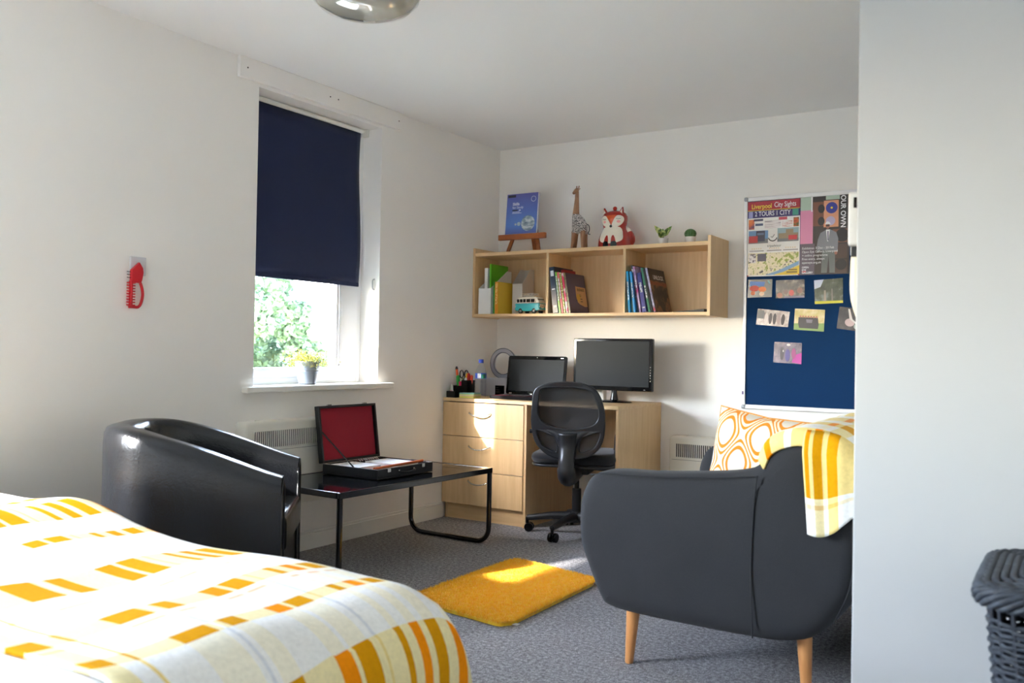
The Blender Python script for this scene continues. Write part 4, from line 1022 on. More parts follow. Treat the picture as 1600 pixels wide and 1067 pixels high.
obj('jar_body', G().lathe(FP + [(0, .208)], (FC[0], FC[1], ST), 48, 1, SY), M_fr, fx, smooth=50)
def patch(name, poly, m, parent=fx, lift=.0012, dens=.006):
    """poly in (offset angle from the front in degrees, height), laid onto the jar"""
    b = bmesh.new(); vs = [b.verts.new((a * .0016, z, 0)) for a, z in poly]; b.faces.new(vs)
    bmesh.ops.triangulate(b, faces=b.faces[:])
    for _ in range(6):
        es = [e for e in b.edges if e.calc_length() > dens]
        if not es: break
        bmesh.ops.subdivide_edges(b, edges=es, cuts=1); bmesh.ops.triangulate(b, faces=b.faces[:])
    b.verts.index_update(); g = G(); vv = []
    for v in b.verts:
        a = radians(-86 + v.co.x / .0016); z = v.co.y; r = fr_at(z) + lift
        vv.append((FC[0] + r * cos(a), FC[1] + r * SY * sin(a), ST + z))
    ff = [tuple(v.index for v in f.verts) for f in b.faces]; b.free()
    g.add(vv, ff); return obj(name, g, m, parent, smooth=180, fixn=False)
patch('forehead', [(-26, .197), (24, .197), (10, .165), (0, .137), (-9, .165)], M_fo, lift=.0010)
for s in (-1, 1):
    patch('cheek_patch', sm2([(s * 26, .194), (s * 54, .190), (s * 62, .168), (s * 50, .142), (s * 22, .124), (s * 2, .128), (s * 9, .160)], 3), M_fw)
    patch('blush', circ(s * 34, .158, 9, 14, .008), M_pk, lift=.0026)
    patch('eyelid', [(s * 22, .1735), (s * 31, .171), (s * 44, .1755), (s * 44, .1775), (s * 31, .1735), (s * 22, .1755)], M_bk, lift=.0026, dens=.02)
    patch('front_leg', sm2([(s * 6, .003), (s * 21, .003), (s * 20, .045), (s * 13, .074), (s * 6, .06)], 3), M_fr, lift=.0034)
    patch('paw', sm2([(s * 5, .003), (s * 23, .003), (s * 22, .034), (s * 6, .034)], 2), M_bk, lift=.005)
patch('bib', sm2([(-44, .125), (44, .125), (50, .08), (44, .045), (20, .028), (0, .024), (-20, .028), (-44, .045), (-50, .08)], 3), M_fw, lift=.0008)
obj('nose', G().ball((FC[0] + .005, FC[1] - .066, ST + .130), (.0085, .006, .0085), 14, 10), M_bk, fx, smooth=180)
lidf = obj('lid', G().lathe([(.0, .236), (.012, .235), (.045, .226), (.066, .217), (.074, .208), (.074, .203), (0, .203)], (FC[0], FC[1], ST), 40, 1, SY), M_fr, fx, smooth=50)
obj('knob', G().ball((FC[0], FC[1], ST + .246), .013, 16, 10), M_fr, lidf, smooth=180)
for s in (-1, 1):
    e_ = obj('ear', G().tube([(FC[0] + s * .048, FC[1] - .018, ST + .200), (FC[0] + s * .056, FC[1] - .02, ST + .225), (FC[0] + s * .062, FC[1] - .02, ST + .249)], [.019, .014, .004], 12, flat=.6), M_fr, fx, smooth=180)
    obj('inner_ear', G().add([(FC[0] + s * .041, FC[1] - .0325, ST + .207), (FC[0] + s * .063, FC[1] - .0325, ST + .207), (FC[0] + s * .061, FC[1] - .0275, ST + .240)], [(0, 1, 2)]), M_fw, e_, solid=.001, fixn=False)
ti = obj('tail', G().tube(smoothpath([(FC[0] + .04, FC[1] + .045, ST + .02), (FC[0] + .088, FC[1] + .03, ST + .045), (FC[0] + .095, FC[1] + .02, ST + .075), (FC[0] + .088, FC[1] + .015, ST + .10)], 4), [.02, .024, .028, .03, .031, .031, .03, .029, .027, .025, .022, .02, .017], 12), M_fr, fx, smooth=180)
obj('tail_tip', G().tube([(FC[0] + .0885, FC[1] + .016, ST + .098), (FC[0] + .081, FC[1] + .012, ST + .118), (FC[0] + .073, FC[1] + .01, ST + .137)], [.0175, .013, .002], 12), M_fw, ti, smooth=180)
# ---- two small pots
p1 = thing('small_pot_plant', 'tiny white pot with variegated pointed leaves on the shelf', 'plant', (1.262, -.15, ST))
def pot(t, x, y, r, h):
    obj('pot', G().lathe([(0, 0), (r * .82, 0), (r, h), (r * .93, h), (r * .9, h * .86), (0, h * .85)], (x, y, ST), 28), M_white, t, smooth=40)
    obj('soil', G().lathe([(r * .9, h * .87), (0, h * .93)], (x, y, ST), 20), mat('potting_soil', (60, 44, 32), .9), t)
pot(p1, 1.262, -.15, .031, .047)
M_gl = prints('variegated_leaf', [(.38, (56, 90, 46)), (.50, (104, 140, 60)), (.60, (214, 222, 150))], 40, (1, 1, 1), .4); M_gs = mat('dark_green_stem', (44, 60, 32), .6)
obj('stem', G().cyl((1.262, -.15, ST + .04), (1.262, -.15, ST + .085), .0028, n=8), M_gs, p1)
def leaf(par, base, tip, w_, m_):
    B = Vector(base); T = Vector(tip); d = T - B; sd = d.cross(Vector((.2, -1, .4))).normalized(); up = sd.cross(d).normalized(); g = G()
    def fn(a, b):
        ww = w_ * sin(pi * (a ** .8)) * (b * 2 - 1); return tuple(B + d * a + sd * ww + up * (abs(ww) * .35 - .006 * sin(pi * a)))
    return obj('leaf', g.grid(fn, 10, 4), m_, par, smooth=180, solid=.0006, fixn=False)
for bz, tip in ((.062, (1.205, -.155, ST + .128)), (.065, (1.318, -.155, ST + .118)), (.05, (1.250, -.20, ST + .085)), (.055, (1.275, -.19, ST + .100)), (.06, (1.235, -.13, ST + .11)), (.06, (1.285, -.12, ST + .10))):
    leaf(p1, (1.262, -.152, ST + bz), tip, .016, M_gl)
p2 = thing('cactus_pot', 'round ribbed green cactus in a tiny white pot near the shelf end', 'plant', (1.43, -.15, ST))
pot(p2, 1.43, -.15, .032, .047)
vs = []; n_, m_ = 56, 12
for i in range(m_ + 1):
    a = pi * i / m_
    for k in range(n_):
        t = 2 * pi * k / n_; rr = .035 * (1 - .10 * (1 + cos(14 * t)) / 2); vs.append((1.43 + rr * sin(a) * cos(t), -.15 + rr * sin(a) * sin(t), ST + .065 - .029 * cos(a)))
obj('cactus', G().add(vs, [(i * n_ + k, i * n_ + (k + 1) % n_, (i + 1) * n_ + (k + 1) % n_, (i + 1) * n_ + k) for i in range(m_) for k in range(n_)]), mat('cactus_green', (62, 98, 44), .6, var=.2, scale=60), p2, smooth=180)
g = G(); rnd = random.Random(9)
for k in range(14):
    t = 2 * pi * (k + .5) / 14
    for j in range(5):
        a = .5 + j * .45; r = .0345; x, y, z = 1.43 + r * sin(a) * cos(t), -.15 + r * sin(a) * sin(t), ST + .065 + .0285 * cos(a); g.tube([(x, y, z), (x + .004 * cos(t), y + .004 * sin(t), z + .002)], .0004, 3)
obj('spines', g, M_paper, p2, kind='stuff')

# ---- magazine files and what stands in them
def magfile(label, x0, x1, yf, yb, hf, hb, m):
    t = thing('magazine_file', label, 'file box', ((x0 + x1) / 2, (yf + yb) / 2, SB), 0, 'magazine files')
    w_ = .003; ol = [(yf, 0), (yb, 0), (yb, hb), (yb - .05, hb), (yf, hf)]
    ol = [(a, SB + b) for a, b in ol]
    for x in (x0, x1 - w_): obj('side_panel', G().prism(ol, 'x', x, x + w_), m, t)
    obj('front_panel', G().box(x0 + w_, x1 - w_, yf, yf + w_, SB, SB + hf), m, t); obj('back_panel', G().box(x0 + w_, x1 - w_, yb - w_, yb, SB, SB + hb), m, t); obj('base', G().box(x0 + w_, x1 - w_, yf + w_, yb - w_, SB, SB + w_), m, t)
magfile('white cardboard magazine file at the left end of the shelf', .045, .140, -.295, -.05, .165, .29, M_paper)
magfile('pale grey magazine file with a tall sloping side beside the toy van',   .222, .298, -.165, -.018, .20, .30, mat('pale_grey_card', (206, 200, 192), .8, var=.02))
tag(obj('document_folder', G().box(.108, .118, -.262, -.06, SB + .004, SB + .325), col('lime_green_card', (96, 186, 30), .5)), 'bright lime green folder standing in the white magazine file', 'folder', 'folders')
tag(obj('white_booklet', G().box(.068, .092, -.262, -.06, SB + .004, SB + .300), M_paper), 'plain white booklet standing left of the lime green folder', 'book')
def book(label, xb, xt, w_, h, depth, spine, yf=-.292, title=None, cover=None, extra=None, z0=SB, name='book', gp=None, pages=True):
    """a book leaning left: bottom left corner at xb, top left corner at xt"""
    ang = math.asin(max(-.9, min(.9, (xt - xb) / h)))
    T = Matrix.Translation((xb, yf, z0)) @ Matrix.Rotation(ang, 4, 'Y')
    # keep the lower right corner on the shelf
    lowest = min((T @ Vector((x, 0, z))).z for x in (0, w_) for z in (0, h)); T = Matrix.Translation((0, 0, z0 + .0008 - lowest)) @ T
    t = thing(name, label, 'book', (xb, yf + depth / 2, z0), 0, gp)
    cg = G().box(0, w_, 0, .0025, 0, h).box(0, .0015, .0025, depth, 0, h).box(w_ - .0015, w_, .0025, depth, 0, h)
    c_ = obj('cover', TG(T, cg), cover or spine, t)
    obj('pages', TG(T, G().box(.0015, w_ - .0015, .0025, depth - .003, .003, h - .003)), M_paper, t)
    obj('spine', TG(T, G().box(0, w_, -.0012, 0, 0, h)), spine, t)
    for (za, zb, mm) in (title or ()): obj('spine_print', TG(T, G().box(w_ * .2, w_ * .8, -.0018, -.0012, h * za, h * zb)), mm, t)
    if extra: extra(t, T, w_, h, depth, c_)
    return t
M_wp = prints('white_spine_lettering', [(.42, (40, 40, 50)), (.5, (232, 232, 232)), (.62, (240, 240, 240)), (.7, (60, 60, 70))], 160, (1, 1, 1))
book('thin green book beside the yellow one at the left of the shelf', .158, .158, .010, .205, .21, col('mid_green_cover', (56, 150, 60)), gp='books in the left compartment')
book('yellow book with an orange spine standing in front of the grey file', .1705, .1705, .024, .205, .215, mat('orange_spine', (222, 144, 24), .4, var=.05), cover=col('yellow_cover', (234, 196, 60)), title=((.3, .95, prints('gold_spine_lettering', [(.45, (214, 140, 30)), (.55, (244, 214, 130))], 150)),), gp='books in the left compartment')

# ---- toy camper van (local: nose towards +x)
vn = thing('toy_camper_van', 'turquoise and white toy camper van in the left shelf compartment', 'toy', (.388, -.205, SB + .0005), radians(-6))
vn.scale = (1.03, 1.05, 1.22)
M_tq = mat('turquoise_enamel', (60, 176, 186), .2, var=.03, coat=.6); M_cw = mat('cream_enamel', (236, 230, 214), .2, var=.02, coat=.6)
def V_(n, g, m, par=None, **k): return obj(n, g, m, par or vn, W=False, **k)
HL, HW = .088, .037
lo = [(-HL, .016), (HL - .004, .016), (HL + .002, .030), (HL, .048), (HL - .003, .056), (-HL + .001, .056), (-HL - .002, .04)]
V_('lower_body', G().pillow(sm2(lo, 2), 'y', -HW, HW, .006, 3), M_tq, smooth=50)
up = [(-HL + .001, .055), (HL - .004, .055), (HL - .014, .078), (HL - .026, .088), (0, .091), (-HL + .022, .088), (-HL + .008, .078)]
V_('upper_body', G().pillow(sm2(up, 2), 'y', -HW + .002, HW - .002, .008, 3), M_cw, smooth=50)
V_('waist_trim', G().box(-HL, HL - .002, -HW - .001, HW + .001, .0545, .0565), M_chrome)
for k, (xa, xb_) in enumerate(((-.080, -.062), (-.057, -.037), (-.032, -.012), (-.006, .022), (.028, .056))):
    for s in (-1, 1): V_('window', G().box(xa, xb_, s * (HW - .001) - .0015, s * (HW - .001) + .0015, .060, .077), M_blackg, bevel=.001)
nose = G(); T_ = Matrix.Translation((HL - .0085, 0, .068)) @ Matrix.Rotation(radians(-24), 4, 'Y'); nose.T = T_
nose.box(.0, .0025, -.031, -.002, -.010, .009).box(.0, .0025, .002, .031, -.010, .009); V_('windscreen', nose, M_blackg)
vee = [(-.034, .054), (0, .026), (.034, .054)]
V_('front_panel', G().prism([(-.033, .0545), (-.003, .024), (.003, .024), (.033, .0545)], 'x', HL - .001, HL + .0035), M_cw)
V_('round_badge', G().tube([(HL + .004, .010 * cos(2 * pi * k / 20), .045 + .010 * sin(2 * pi * k / 20)) for k in range(20)], .0012, 5, closed=True), M_chrome)
for s in (-1, 1):
    V_('headlight', G().cyl((HL - .002, s * .024, .036), (HL + .005, s * .024, .036), .0065, .0055, 14), M_chrome, smooth=40)
    V_('mirror', G().ball((.066, s * .042, .064), (.003, .004, .005), 10, 6), M_chrome, smooth=180)
    for x in (-.052, .052):
        w_ = V_('wheel', G().cyl((x, s * (HW - .008), .0145), (x, s * (HW + .001), .0145), .0145, n=20), M_black, smooth=40)
        V_('hubcap', G().cyl((x, s * (HW + .001), .0145), (x, s * (HW + .003), .0145), .008, .006, 16), M_chrome, w_, smooth=40)
V_('bumper', G().tube([(HL - .004, -.037, .018), (HL + .008, -.030, .018), (HL + .010, 0, .018), (HL + .008, .030, .018), (HL - .004, .037, .018)], .003, 8), M_chrome, smooth=60)
V_('rear_bumper', G().box(-HL - .006, -HL, -.034, .034, .015, .021), M_chrome, bevel=.001)
g = G()
for y in (-.026, 0, .026): g.tube([(-.055, y, .098), (.04, y, .098)], .0012, 5)
for x in (-.055, -.03, -.005, .02, .04): g.tube([(x, -.026, .091), (x, -.026, .099), (x, .026, .099), (x, .026, .091)], .0012, 5)
g.tube([(-.055, -.028, .106), (.04, -.028, .106), (.04, .028, .106), (-.055, .028, .106)], .0013, 5, closed=True)
V_('roof_rack', g, M_cw)
V_('surfboard', G().pillow(sm2([(-.05, 0), (-.02, .011), (.03, .010), (.052, 0), (.03, -.010), (-.02, -.011)], 3), 'z', .1, .104, .0015, 2), prints('striped_board', [(.4, (90, 60, 40)), (.5, (220, 200, 170)), (.6, (60, 90, 70))], 40, (1, 8, 1)), smooth=50)

# ---- middle compartment books
GM = 'books leaning in the middle compartment'
book('thick navy ring binder leaning at the left of the middle compartment', .602, .569, .036, .285, .24, mat('navy_binder_cover', (34, 48, 74), .3, var=.1), title=((.12, .16, M_ink), (.5, .53, M_ink), (.8, .92, M_ink)), gp=GM, name='ring_binder')
book('red and black book pushed to the back behind the green one', .646, .608, .020, .275, .15, mat('red_top_cover', (150, 24, 30), .4, var=.3, scale=15), yf=-.21, gp=GM)
book('slim lime green book next to the navy binder', .6450, .6110, .012, .255, .20, col('lime_spine', (132, 200, 60)), title=((.3, .9, M_wp),), gp=GM)
book('slim salmon pink book beside the lime green one', .6620, .6250, .013, .253, .20, col('salmon_spine', (236, 112, 112)), title=((.35, .85, M_wp),), gp=GM)
book('yellow-green patterned slim book in the middle compartment', .6790, .6410, .011, .250, .20, prints('olive_pattern', [(.4, (110, 120, 20)), (.52, (196, 190, 70)), (.6, (240, 236, 200))], 120), gp=GM)
book('magenta and white book left of the purple notebook', .6960, .6560, .013, .248, .20, prints('pink_band_spine', [(.38, (226, 48, 92)), (.46, (226, 48, 92)), (.52, (236, 226, 220)), (.6, (226, 70, 110))], 7, (1, 1, 1)), gp=GM)
def biz(t, T, w_, h, d, c_):
    # cover faces +x
    p = [(.105, .150), (.102, .110), (.115, .070), (.140, .058), (.170, .052), (.20, .045), (.236, .047), (.236, .168), (.13, .170), (.108, .172)]
    obj('cover_panel', TG(T, G().prism(p, 'x', w_, w_ + .0006)), col('sand_print', (222, 182, 128)), c_)
    obj('cover_panel_gold', TG(T, G().prism(sm2([(.11, .12), (.105, .09), (.13, .07), (.15, .09), (.15, .12)], 3), 'x', w_ + .0006, w_ + .001)), col('gold_print', (228, 186, 92)), c_)  # gold patch printed on the cover panel
    text('BUSINESS', .026, (0, 0, 0), T @ Matrix.Translation((w_ + .0012, .170, .150)) @ Matrix.Rotation(radians(90), 4, 'Z') @ Matrix.Rotation(radians(90), 4, 'X'), M_inkd, c_, .85)
    obj('ring_mark', TG(T, G().tube([(w_ + .001, .155 + .008 * cos(k / 16 * 2 * pi), .115 + .008 * sin(k / 16 * 2 * pi)) for k in range(16)], .001, 4, closed=True)), M_inkd, c_)
    for k in range(2): obj('print_line', TG(T, G().box(w_, w_ + .0012, .15, .178, .075 + k * .016, .079 + k * .016)), M_inkd, c_)
book('purple-grey business coursebook with a sand-coloured cover panel, showing its front', .7140, .6700, .012, .250, .245, prints('olive_brown_spine', [(.42, (70, 50, 40)), (.52, (150, 140, 80)), (.6, (110, 80, 60))], 90), cover=mat('purple_grey_cover', (88, 78, 104), .4, var=.1), extra=biz, gp=GM)
# ---- right compartment books
GR = 'books leaning in the right compartment'
def bands(n, a, b): return prints(n, a, b)
M_cy = col('cyan_spine', (24, 150, 206)); M_cy2 = col('sky_blue_spine', (50, 160, 226)); M_dk = prints('dark_cover_flecks', [(.4, (28, 26, 40)), (.62, (54, 50, 70)), (.7, (150, 140, 160))], 80)
book('cyan slim book furthest left in the right compartment', 1.110, 1.091, .013, .242, .20, M_cy, title=((.3, .75, M_wp),), gp=GR)
book('dark green slim book tucked beside the first cyan book', 1.1265, 1.106, .010, .232, .19, col('bottle_green_spine', (22, 74, 66)), gp=GR, yf=-.280)
book('sky blue slim book, second blue spine in the right compartment', 1.144, 1.113, .012, .242, .20, M_cy2, title=((.35, .72, M_wp),), gp=GR)
book('tall black speckled book rising behind the blue spines', 1.161, 1.112, .014, .280, .20, M_dk, title=((.85, .92, M_wp),), gp=GR, yf=-.275)
book('tall lilac and magenta spined book in the right compartment', 1.181, 1.133, .011, .272, .20, prints('lilac_magenta_spine', [(.4, (170, 40, 120)), (.5, (200, 180, 220)), (.6, (120, 80, 150))], 9), gp=GR, title=((.5, .7, M_wp),))
book('violet-blue book with pale lettering in the right compartment', 1.200, 1.160, .024, .232, .20, col('violet_blue_spine', (66, 62, 140)), title=((.5, .75, M_wp), (.1, .13, M_ink)), gp=GR)
book('black book behind the violet-blue one', 1.214, 1.162, .018, .262, .13, M_black, yf=-.20, gp=GR)
book('dark green book with a green band in the right compartment', 1.237, 1.184, .013, .262, .20, col('emerald_spine', (20, 110, 78)), title=((.3, .6, M_wp),), gp=GR)
book('black slim book just left of the book with its title facing out', 1.2545, 1.198, .011, .255, .20, M_black, gp=GR)
def unl(t, T, w_, h, d, c_):
    obj('cover_art', TG(T, G().box(w_, w_ + .0005, .004, d - .004, .004, h * .72)), prints('brown_cave_photo', [(.35, (30, 26, 26)), (.5, (60, 50, 46)), (.58, (150, 100, 70)), (.7, (70, 80, 76))], 12, (1, 1, 1)), c_)
    obj('cover_band', TG(T, G().box(w_, w_ + .0008, .004, d - .004, h * .62, h * .70)), col('rust_print', (140, 74, 52)), c_)
    text('UNLOCK', .036, (0, 0, 0), T @ Matrix.Translation((w_ + .0012, .135, h * .80)) @ Matrix.Rotation(radians(90), 4, 'Z') @ Matrix.Rotation(radians(90), 4, 'X'), M_ink, c_, 1.0).data.offset = .0005
book('dark coursebook with white title lettering, leaning with its brown front cover visible', 1.271, 1.212, .012, .262, .245, prints('pale_blue_red_spine', [(.4, (190, 190, 220)), (.55, (120, 110, 140)), (.6, (190, 50, 60))], 14), cover=mat('dark_brown_cover', (52, 44, 46), .35, var=.2), extra=unl, gp=GR)
tag(obj('flat_folder', G().add([(1.36, -.22, SB), (1.56, -.26, SB), (1.57, -.03, SB), (1.38, -.03, SB), (1.36, -.22, SB + .006), (1.56, -.26, SB + .018), (1.57, -.03, SB + .018), (1.38, -.03, SB + .006)], [(0, 3, 2, 1), (4, 5, 6, 7), (0, 1, 5, 4), (1, 2, 6, 5), (2, 3, 7, 6), (3, 0, 4, 7)]), M_black), 'thin black folder lying flat at the right end of the shelf', 'folder')

# ================================================================== NOTICEBOARD
nb_ = thing('noticeboard', 'blue felt noticeboard with a white frame on the back wall', 'noticeboard', (2.30, -.01, 1.34))
M_alu = mat('white_aluminium', (226, 226, 228), .35, .2, var=.02)
bx0, bx1, bz0, bz1 = 1.704, 2.866, .730, 1.944
obj('felt', G().box(bx0 + .018, bx1 - .018, -.012, -.002, bz0 + .018, bz1 - .018), M_felt, nb_)
for a in ((bx0, bx0 + .020, bz0 + .02, bz1 - .02), (bx1 - .020, bx1, bz0 + .02, bz1 - .02), (bx0 + .02, bx1 - .02, bz0, bz0 + .024), (bx0 + .02, bx1 - .02, bz1 - .024, bz1)):
    obj('frame_rail', G().box(a[0], a[1], -.020, -.001, a[2], a[3]), M_alu, nb_, bevel=.003)
for x, z in ((bx0, bz0), (bx0, bz1 - .022), (bx1 - .022, bz0), (bx1 - .022, bz1 - .022)):
    obj('corner_cap', G().pillow(rrect(x - .001, x + .023, z - .001, z + .023, .008), 'y', -.022, -.001, .002, 2), mat('grey_corner_plastic', (150, 152, 156), .4), nb_, smooth=40)
obj('maker_sticker', G().box(1.700 + .006, 1.716, -.0208, -.020, .81, .83), col('purple_sticker', (70, 40, 110)), nb_)
def Mx(n, c, r=.4): return mat(n, c, r, var=0)
def card(par, nm, x0, x1, z0, z1, m, y=-.0135, d=.0006): return obj(nm, G().box(x0, x1, y - d, y, z0, z1), m, par)
YB = -.0125
# ---- tour poster
tp = thing('tour_poster', 'city bus tour poster reading 2 TOURS 1 CITY on the board', 'poster', (1.873, YB, 1.705))
P0x, P1x, Pz0, Pz1 = 1.724, 2.020, 1.488, 1.917
Wd, Hd = P1x - P0x, Pz1 - Pz0
sheet = card(tp, 'sheet', P0x, P1x, Pz0, Pz1, M_paper, YB, .0008)
def pc(nm, u0, u1, v0, v1, m, lay=1):    # u across 0..1, v down 0..1
    y = YB - .0008 - .0004 * (lay - 1); return obj(nm, G().box(P0x + u0 * Wd, P0x + u1 * Wd, y - .0004, y, Pz1 - v1 * Hd, Pz1 - v0 * Hd), m, sheet)
def pt(body, u, v, size, m, sx=1, lay=2, al='CENTER', bold=0):
    return text(body, size, (P0x + u * Wd, YB - .0008 - .0004 * lay - .0002, Pz1 - v * Hd), (pi / 2, 0, 0), m, sheet, sx, align=al, bold=bold)
pc('red_banner', .0, 1, 0, .115, Mx('poster_red', (168, 20, 44))); pc('navy_banner', 0, 1, .125, .22, Mx('poster_navy', (46, 34, 104))); pc('yellow_line', .0, 1, .115, .125, Mx('poster_yellow', (226, 196, 50)))
pt('Liverpool', .27, .07, .038, Mx('poster_gold', (236, 208, 70)), .80, bold=.0008); pt('City Sights', .72, .06, .040, M_ink, .72, bold=.0002)
pt('2 TOURS 1 CITY', .48, .17, .038, M_ink, .74, bold=.0003)
pc('badge', .02, .10, .13, .215, Mx('poster_lilac', (150, 150, 200)), 2); pc('badge', .86, .97, .13, .21, Mx('poster_sea_green', (60, 150, 130)), 2)
pc('star_panel', .02, .13, .24, .37, prints('orange_purple_print', [(.4, (70, 30, 80)), (.5, (200, 90, 40)), (.6, (220, 120, 50))], 25)); pc('star_panel', .88, .98, .24, .36, prints('orange_red_print', [(.4, (150, 24, 30)), (.5, (204, 96, 40)), (.6, (90, 90, 40))], 25))
pc('text_block', .12, .30, .235, .262, Mx('poster_slate', (70, 70, 100))); pc('text_block', .60, .76, .225, .262, Mx('poster_rose', (196, 60, 84)))
pc('text_panel', .33, .64, .26, .365, prints('tiny_print_lines', [(.44, (240, 236, 236)), (.56, (225, 215, 218)), (.62, (150, 140, 150))], 60, (.2, 1, 4))); pc('text_panel', .66, .86, .28, .36, prints('tiny_red_print_lines', [(.5, (240, 236, 236)), (.6, (200, 120, 110))], 60, (.4, 1, 4)))
pc('text_block', .15, .30, .295, .325, Mx('poster_ink_blue', (70, 84, 120)))
M_busb = Mx('poster_bus_blue', (32, 36, 66)); M_busr = Mx('poster_bus_red', (190, 30, 44)); M_skyp = Mx('poster_sky', (96, 142, 190)); M_road = Mx('poster_road', (110, 112, 118))
pc('photo_panel', .02, .40, .39, .56, M_skyp, 1); pc('photo_road', .02, .40, .50, .56, M_road, 2); pc('bus_picture', .17, .34, .395, .535, M_busb, 3); pc('bus_picture', .03, .20, .46, .55, M_busr, 4); pc('bus_window', .19, .32, .42, .45, Mx('poster_glass', (90, 110, 150)), 5)
pc('photo_panel', .58, .98, .37, .55, Mx('poster_pale_sky', (150, 176, 186)), 1); pc('photo_building', .60, .97, .44, .51, Mx('poster_stone', (150, 132, 104)), 2); pc('photo_building', .74, .88, .39, .46, Mx('poster_stone', (150, 132, 104)), 3); pc('photo_road', .58, .98, .51, .55, M_road, 3); pc('bus_picture', .79, .95, .47, .53, M_busr, 4)
yk = YB - .0018
obj('tick_ring', G().tube([(P0x + Wd * (.49 + .085 * cos(k / 20 * 2 * pi)), yk, Pz1 - Hd * .475 + .026 * sin(k / 20 * 2 * pi)) for k in range(11, 20)], .0026, 4), Mx('poster_dark', (50, 56, 50)), sheet)
obj('tick', G().tube([(P0x + Wd * .455, yk, Pz1 - Hd * .475), (P0x + Wd * .48, yk, Pz1 - Hd * .49), (P0x + Wd * .525, yk, Pz1 - Hd * .45)], .0016, 4), Mx('poster_dark', (50, 56, 50)), sheet)
for k, u in enumerate((.18, .52, .83)):
    pt('* * * * *', u, .64, .018, Mx('poster_star_gold', (214, 170, 50)), 1)
    pc('text_line', u - .14, u + .14, .655, .668, Mx('poster_grey_text', (150, 146, 146)))
pt('tripadvisor', .52, .60, .02, Mx('poster_dark', (50, 56, 50)), .9)
# map: land, parks, river, yellow flash
pc('map_land', .02, .99, .69, .985, prints('map_print', [(.36, (60, 60, 60)), (.42, (226, 216, 180)), (.55, (232, 224, 192)), (.60, (150, 160, 60)), (.7, (130, 140, 40))], 38))
pc('map_inset', .03, .17, .70, .82, prints('small_badge_print', [(.45, (70, 60, 70)), (.52, (220, 216, 214))], 45), 2); pc('map_inset', .20, .37, .70, .80, Mx('poster_bus_dark', (60, 56, 84)), 2)
def pp_(nm, pts, m, lay): return obj(nm, G().prism([(P0x + u * Wd, Pz1 - v * Hd) for u, v in pts], 'y', YB - .0008 - .0004 * lay, YB - .0008 - .0004 * (lay - 1)), m, sheet)
pp_('map_park', [(.55, .82), (.75, .72), (.98, .70), (.98, .76), (.80, .80), (.62, .88)], prints('map_green', [(.45, (228, 222, 180)), (.52, (140, 156, 50))], 45), 2)
pp_('river', [(.35, .985), (.60, .93), (.80, .87), (.99, .81), (.99, .86), (.80, .92), (.60, .985)], Mx('poster_river', (120, 160, 200)), 3)
pp_('yellow_flash', [(.50, .99), (.70, .95), (.85, .91), (1, .87), (1, .99)], Mx('poster_yellow', (226, 196, 50)), 4)
pc('text_block', .80, .96, .915, .932, Mx('poster_olive', (120, 100, 20)), 5); pc('text_block', .76, .96, .945, .965, Mx('poster_olive', (120, 100, 20)), 5)
# ---- gallery poster
gp_ = thing('gallery_poster', 'gallery poster of a suited man before loudspeakers, right of the tour poster', 'poster', (2.155, YB, 1.70))
P0x, P1x, Pz0, Pz1 = 2.0225, 2.285, 1.488, 1.920
Wd, Hd = P1x - P0x, Pz1 - Pz0
sheet = card(gp_, 'sheet', P0x, P1x, Pz0, Pz1, Mx('poster_dark_brown', (46, 34, 32)), YB, .0008)
pc('wall_print', 0, .22, 0, .17, Mx('poster_pale_green', (176, 196, 180))); pc('wall_print', 0, .26, .17, .60, Mx('poster_pink', (222, 142, 178))); pc('pavement_print', 0, .30, .60, 1, Mx('poster_mauve_grey', (96, 84, 98)))
pc('wall_print', .22, .25, 0, .19, M_ink, 2)
M_lsp = Mx('poster_wood_brown', (120, 72, 54)); M_pch = Mx('poster_peach', (224, 158, 124)); M_blk = Mx('poster_black', (18, 16, 18))
pc('speaker_cabinet', .26, .50, .07, .38, M_lsp, 2); pc('speaker_cabinet', .48, .78, .06, .40, M_pch, 3); pc('pale_board', .52, .80, 0, .05, Mx('poster_pale_green', (176, 196, 180)), 3)
pc('speaker_cabinet', .66, .96, .43, .60, M_lsp, 2); pc('speaker_cabinet', .70, .96, .62, .80, Mx('poster_umber', (70, 48, 42)), 2); pc('speaker_cabinet', .70, .96, .82, .99, Mx('poster_umber', (70, 48, 42)), 2)
def pd(nm, u, v, r, m, lay, ry=None): return obj(nm, G().prism(circ(P0x + u * Wd, Pz1 - v * Hd, r, 24, ry), 'y', YB - .0008 - .0004 * lay, YB - .0008 - .0004 * (lay - 1)), m, sheet)
pd('speaker_cone', .43, .16, .018, M_blk, 4, .024); pd('speaker_cone', .43, .32, .018, M_blk, 4, .024)
pd('speaker_cone', .64, .155, .031, Mx('poster_ultramarine', (40, 50, 150)), 4); pd('speaker_centre', .64, .155, .006, Mx('poster_gold', (236, 208, 70)), 5); pd('speaker_cone', .62, .32, .025, Mx('poster_lavender', (196, 184, 216)), 4)
pd('speaker_cone', .86, .51, .036, M_blk, 4); pd('speaker_cone', .84, .88, .030, M_blk, 4)
M_suit = Mx('poster_suit_grey', (128, 132, 140)); M_skin = Mx('poster_skin', (156, 104, 88)); M_trs = Mx('poster_trouser_grey', (104, 110, 110))
pp_('trousers_print', [(.46, .68), (.72, .68), (.72, .98), (.61, .98), (.59, .76), (.56, .98), (.44, .98)], M_trs, 5)
pp_('jacket_print', [(.42, .47), (.54, .43), (.62, .43), (.74, .47), (.78, .55), (.77, .72), (.70, .73), (.68, .69), (.42, .69), (.36, .72), (.34, .66), (.37, .55)], M_suit, 6)
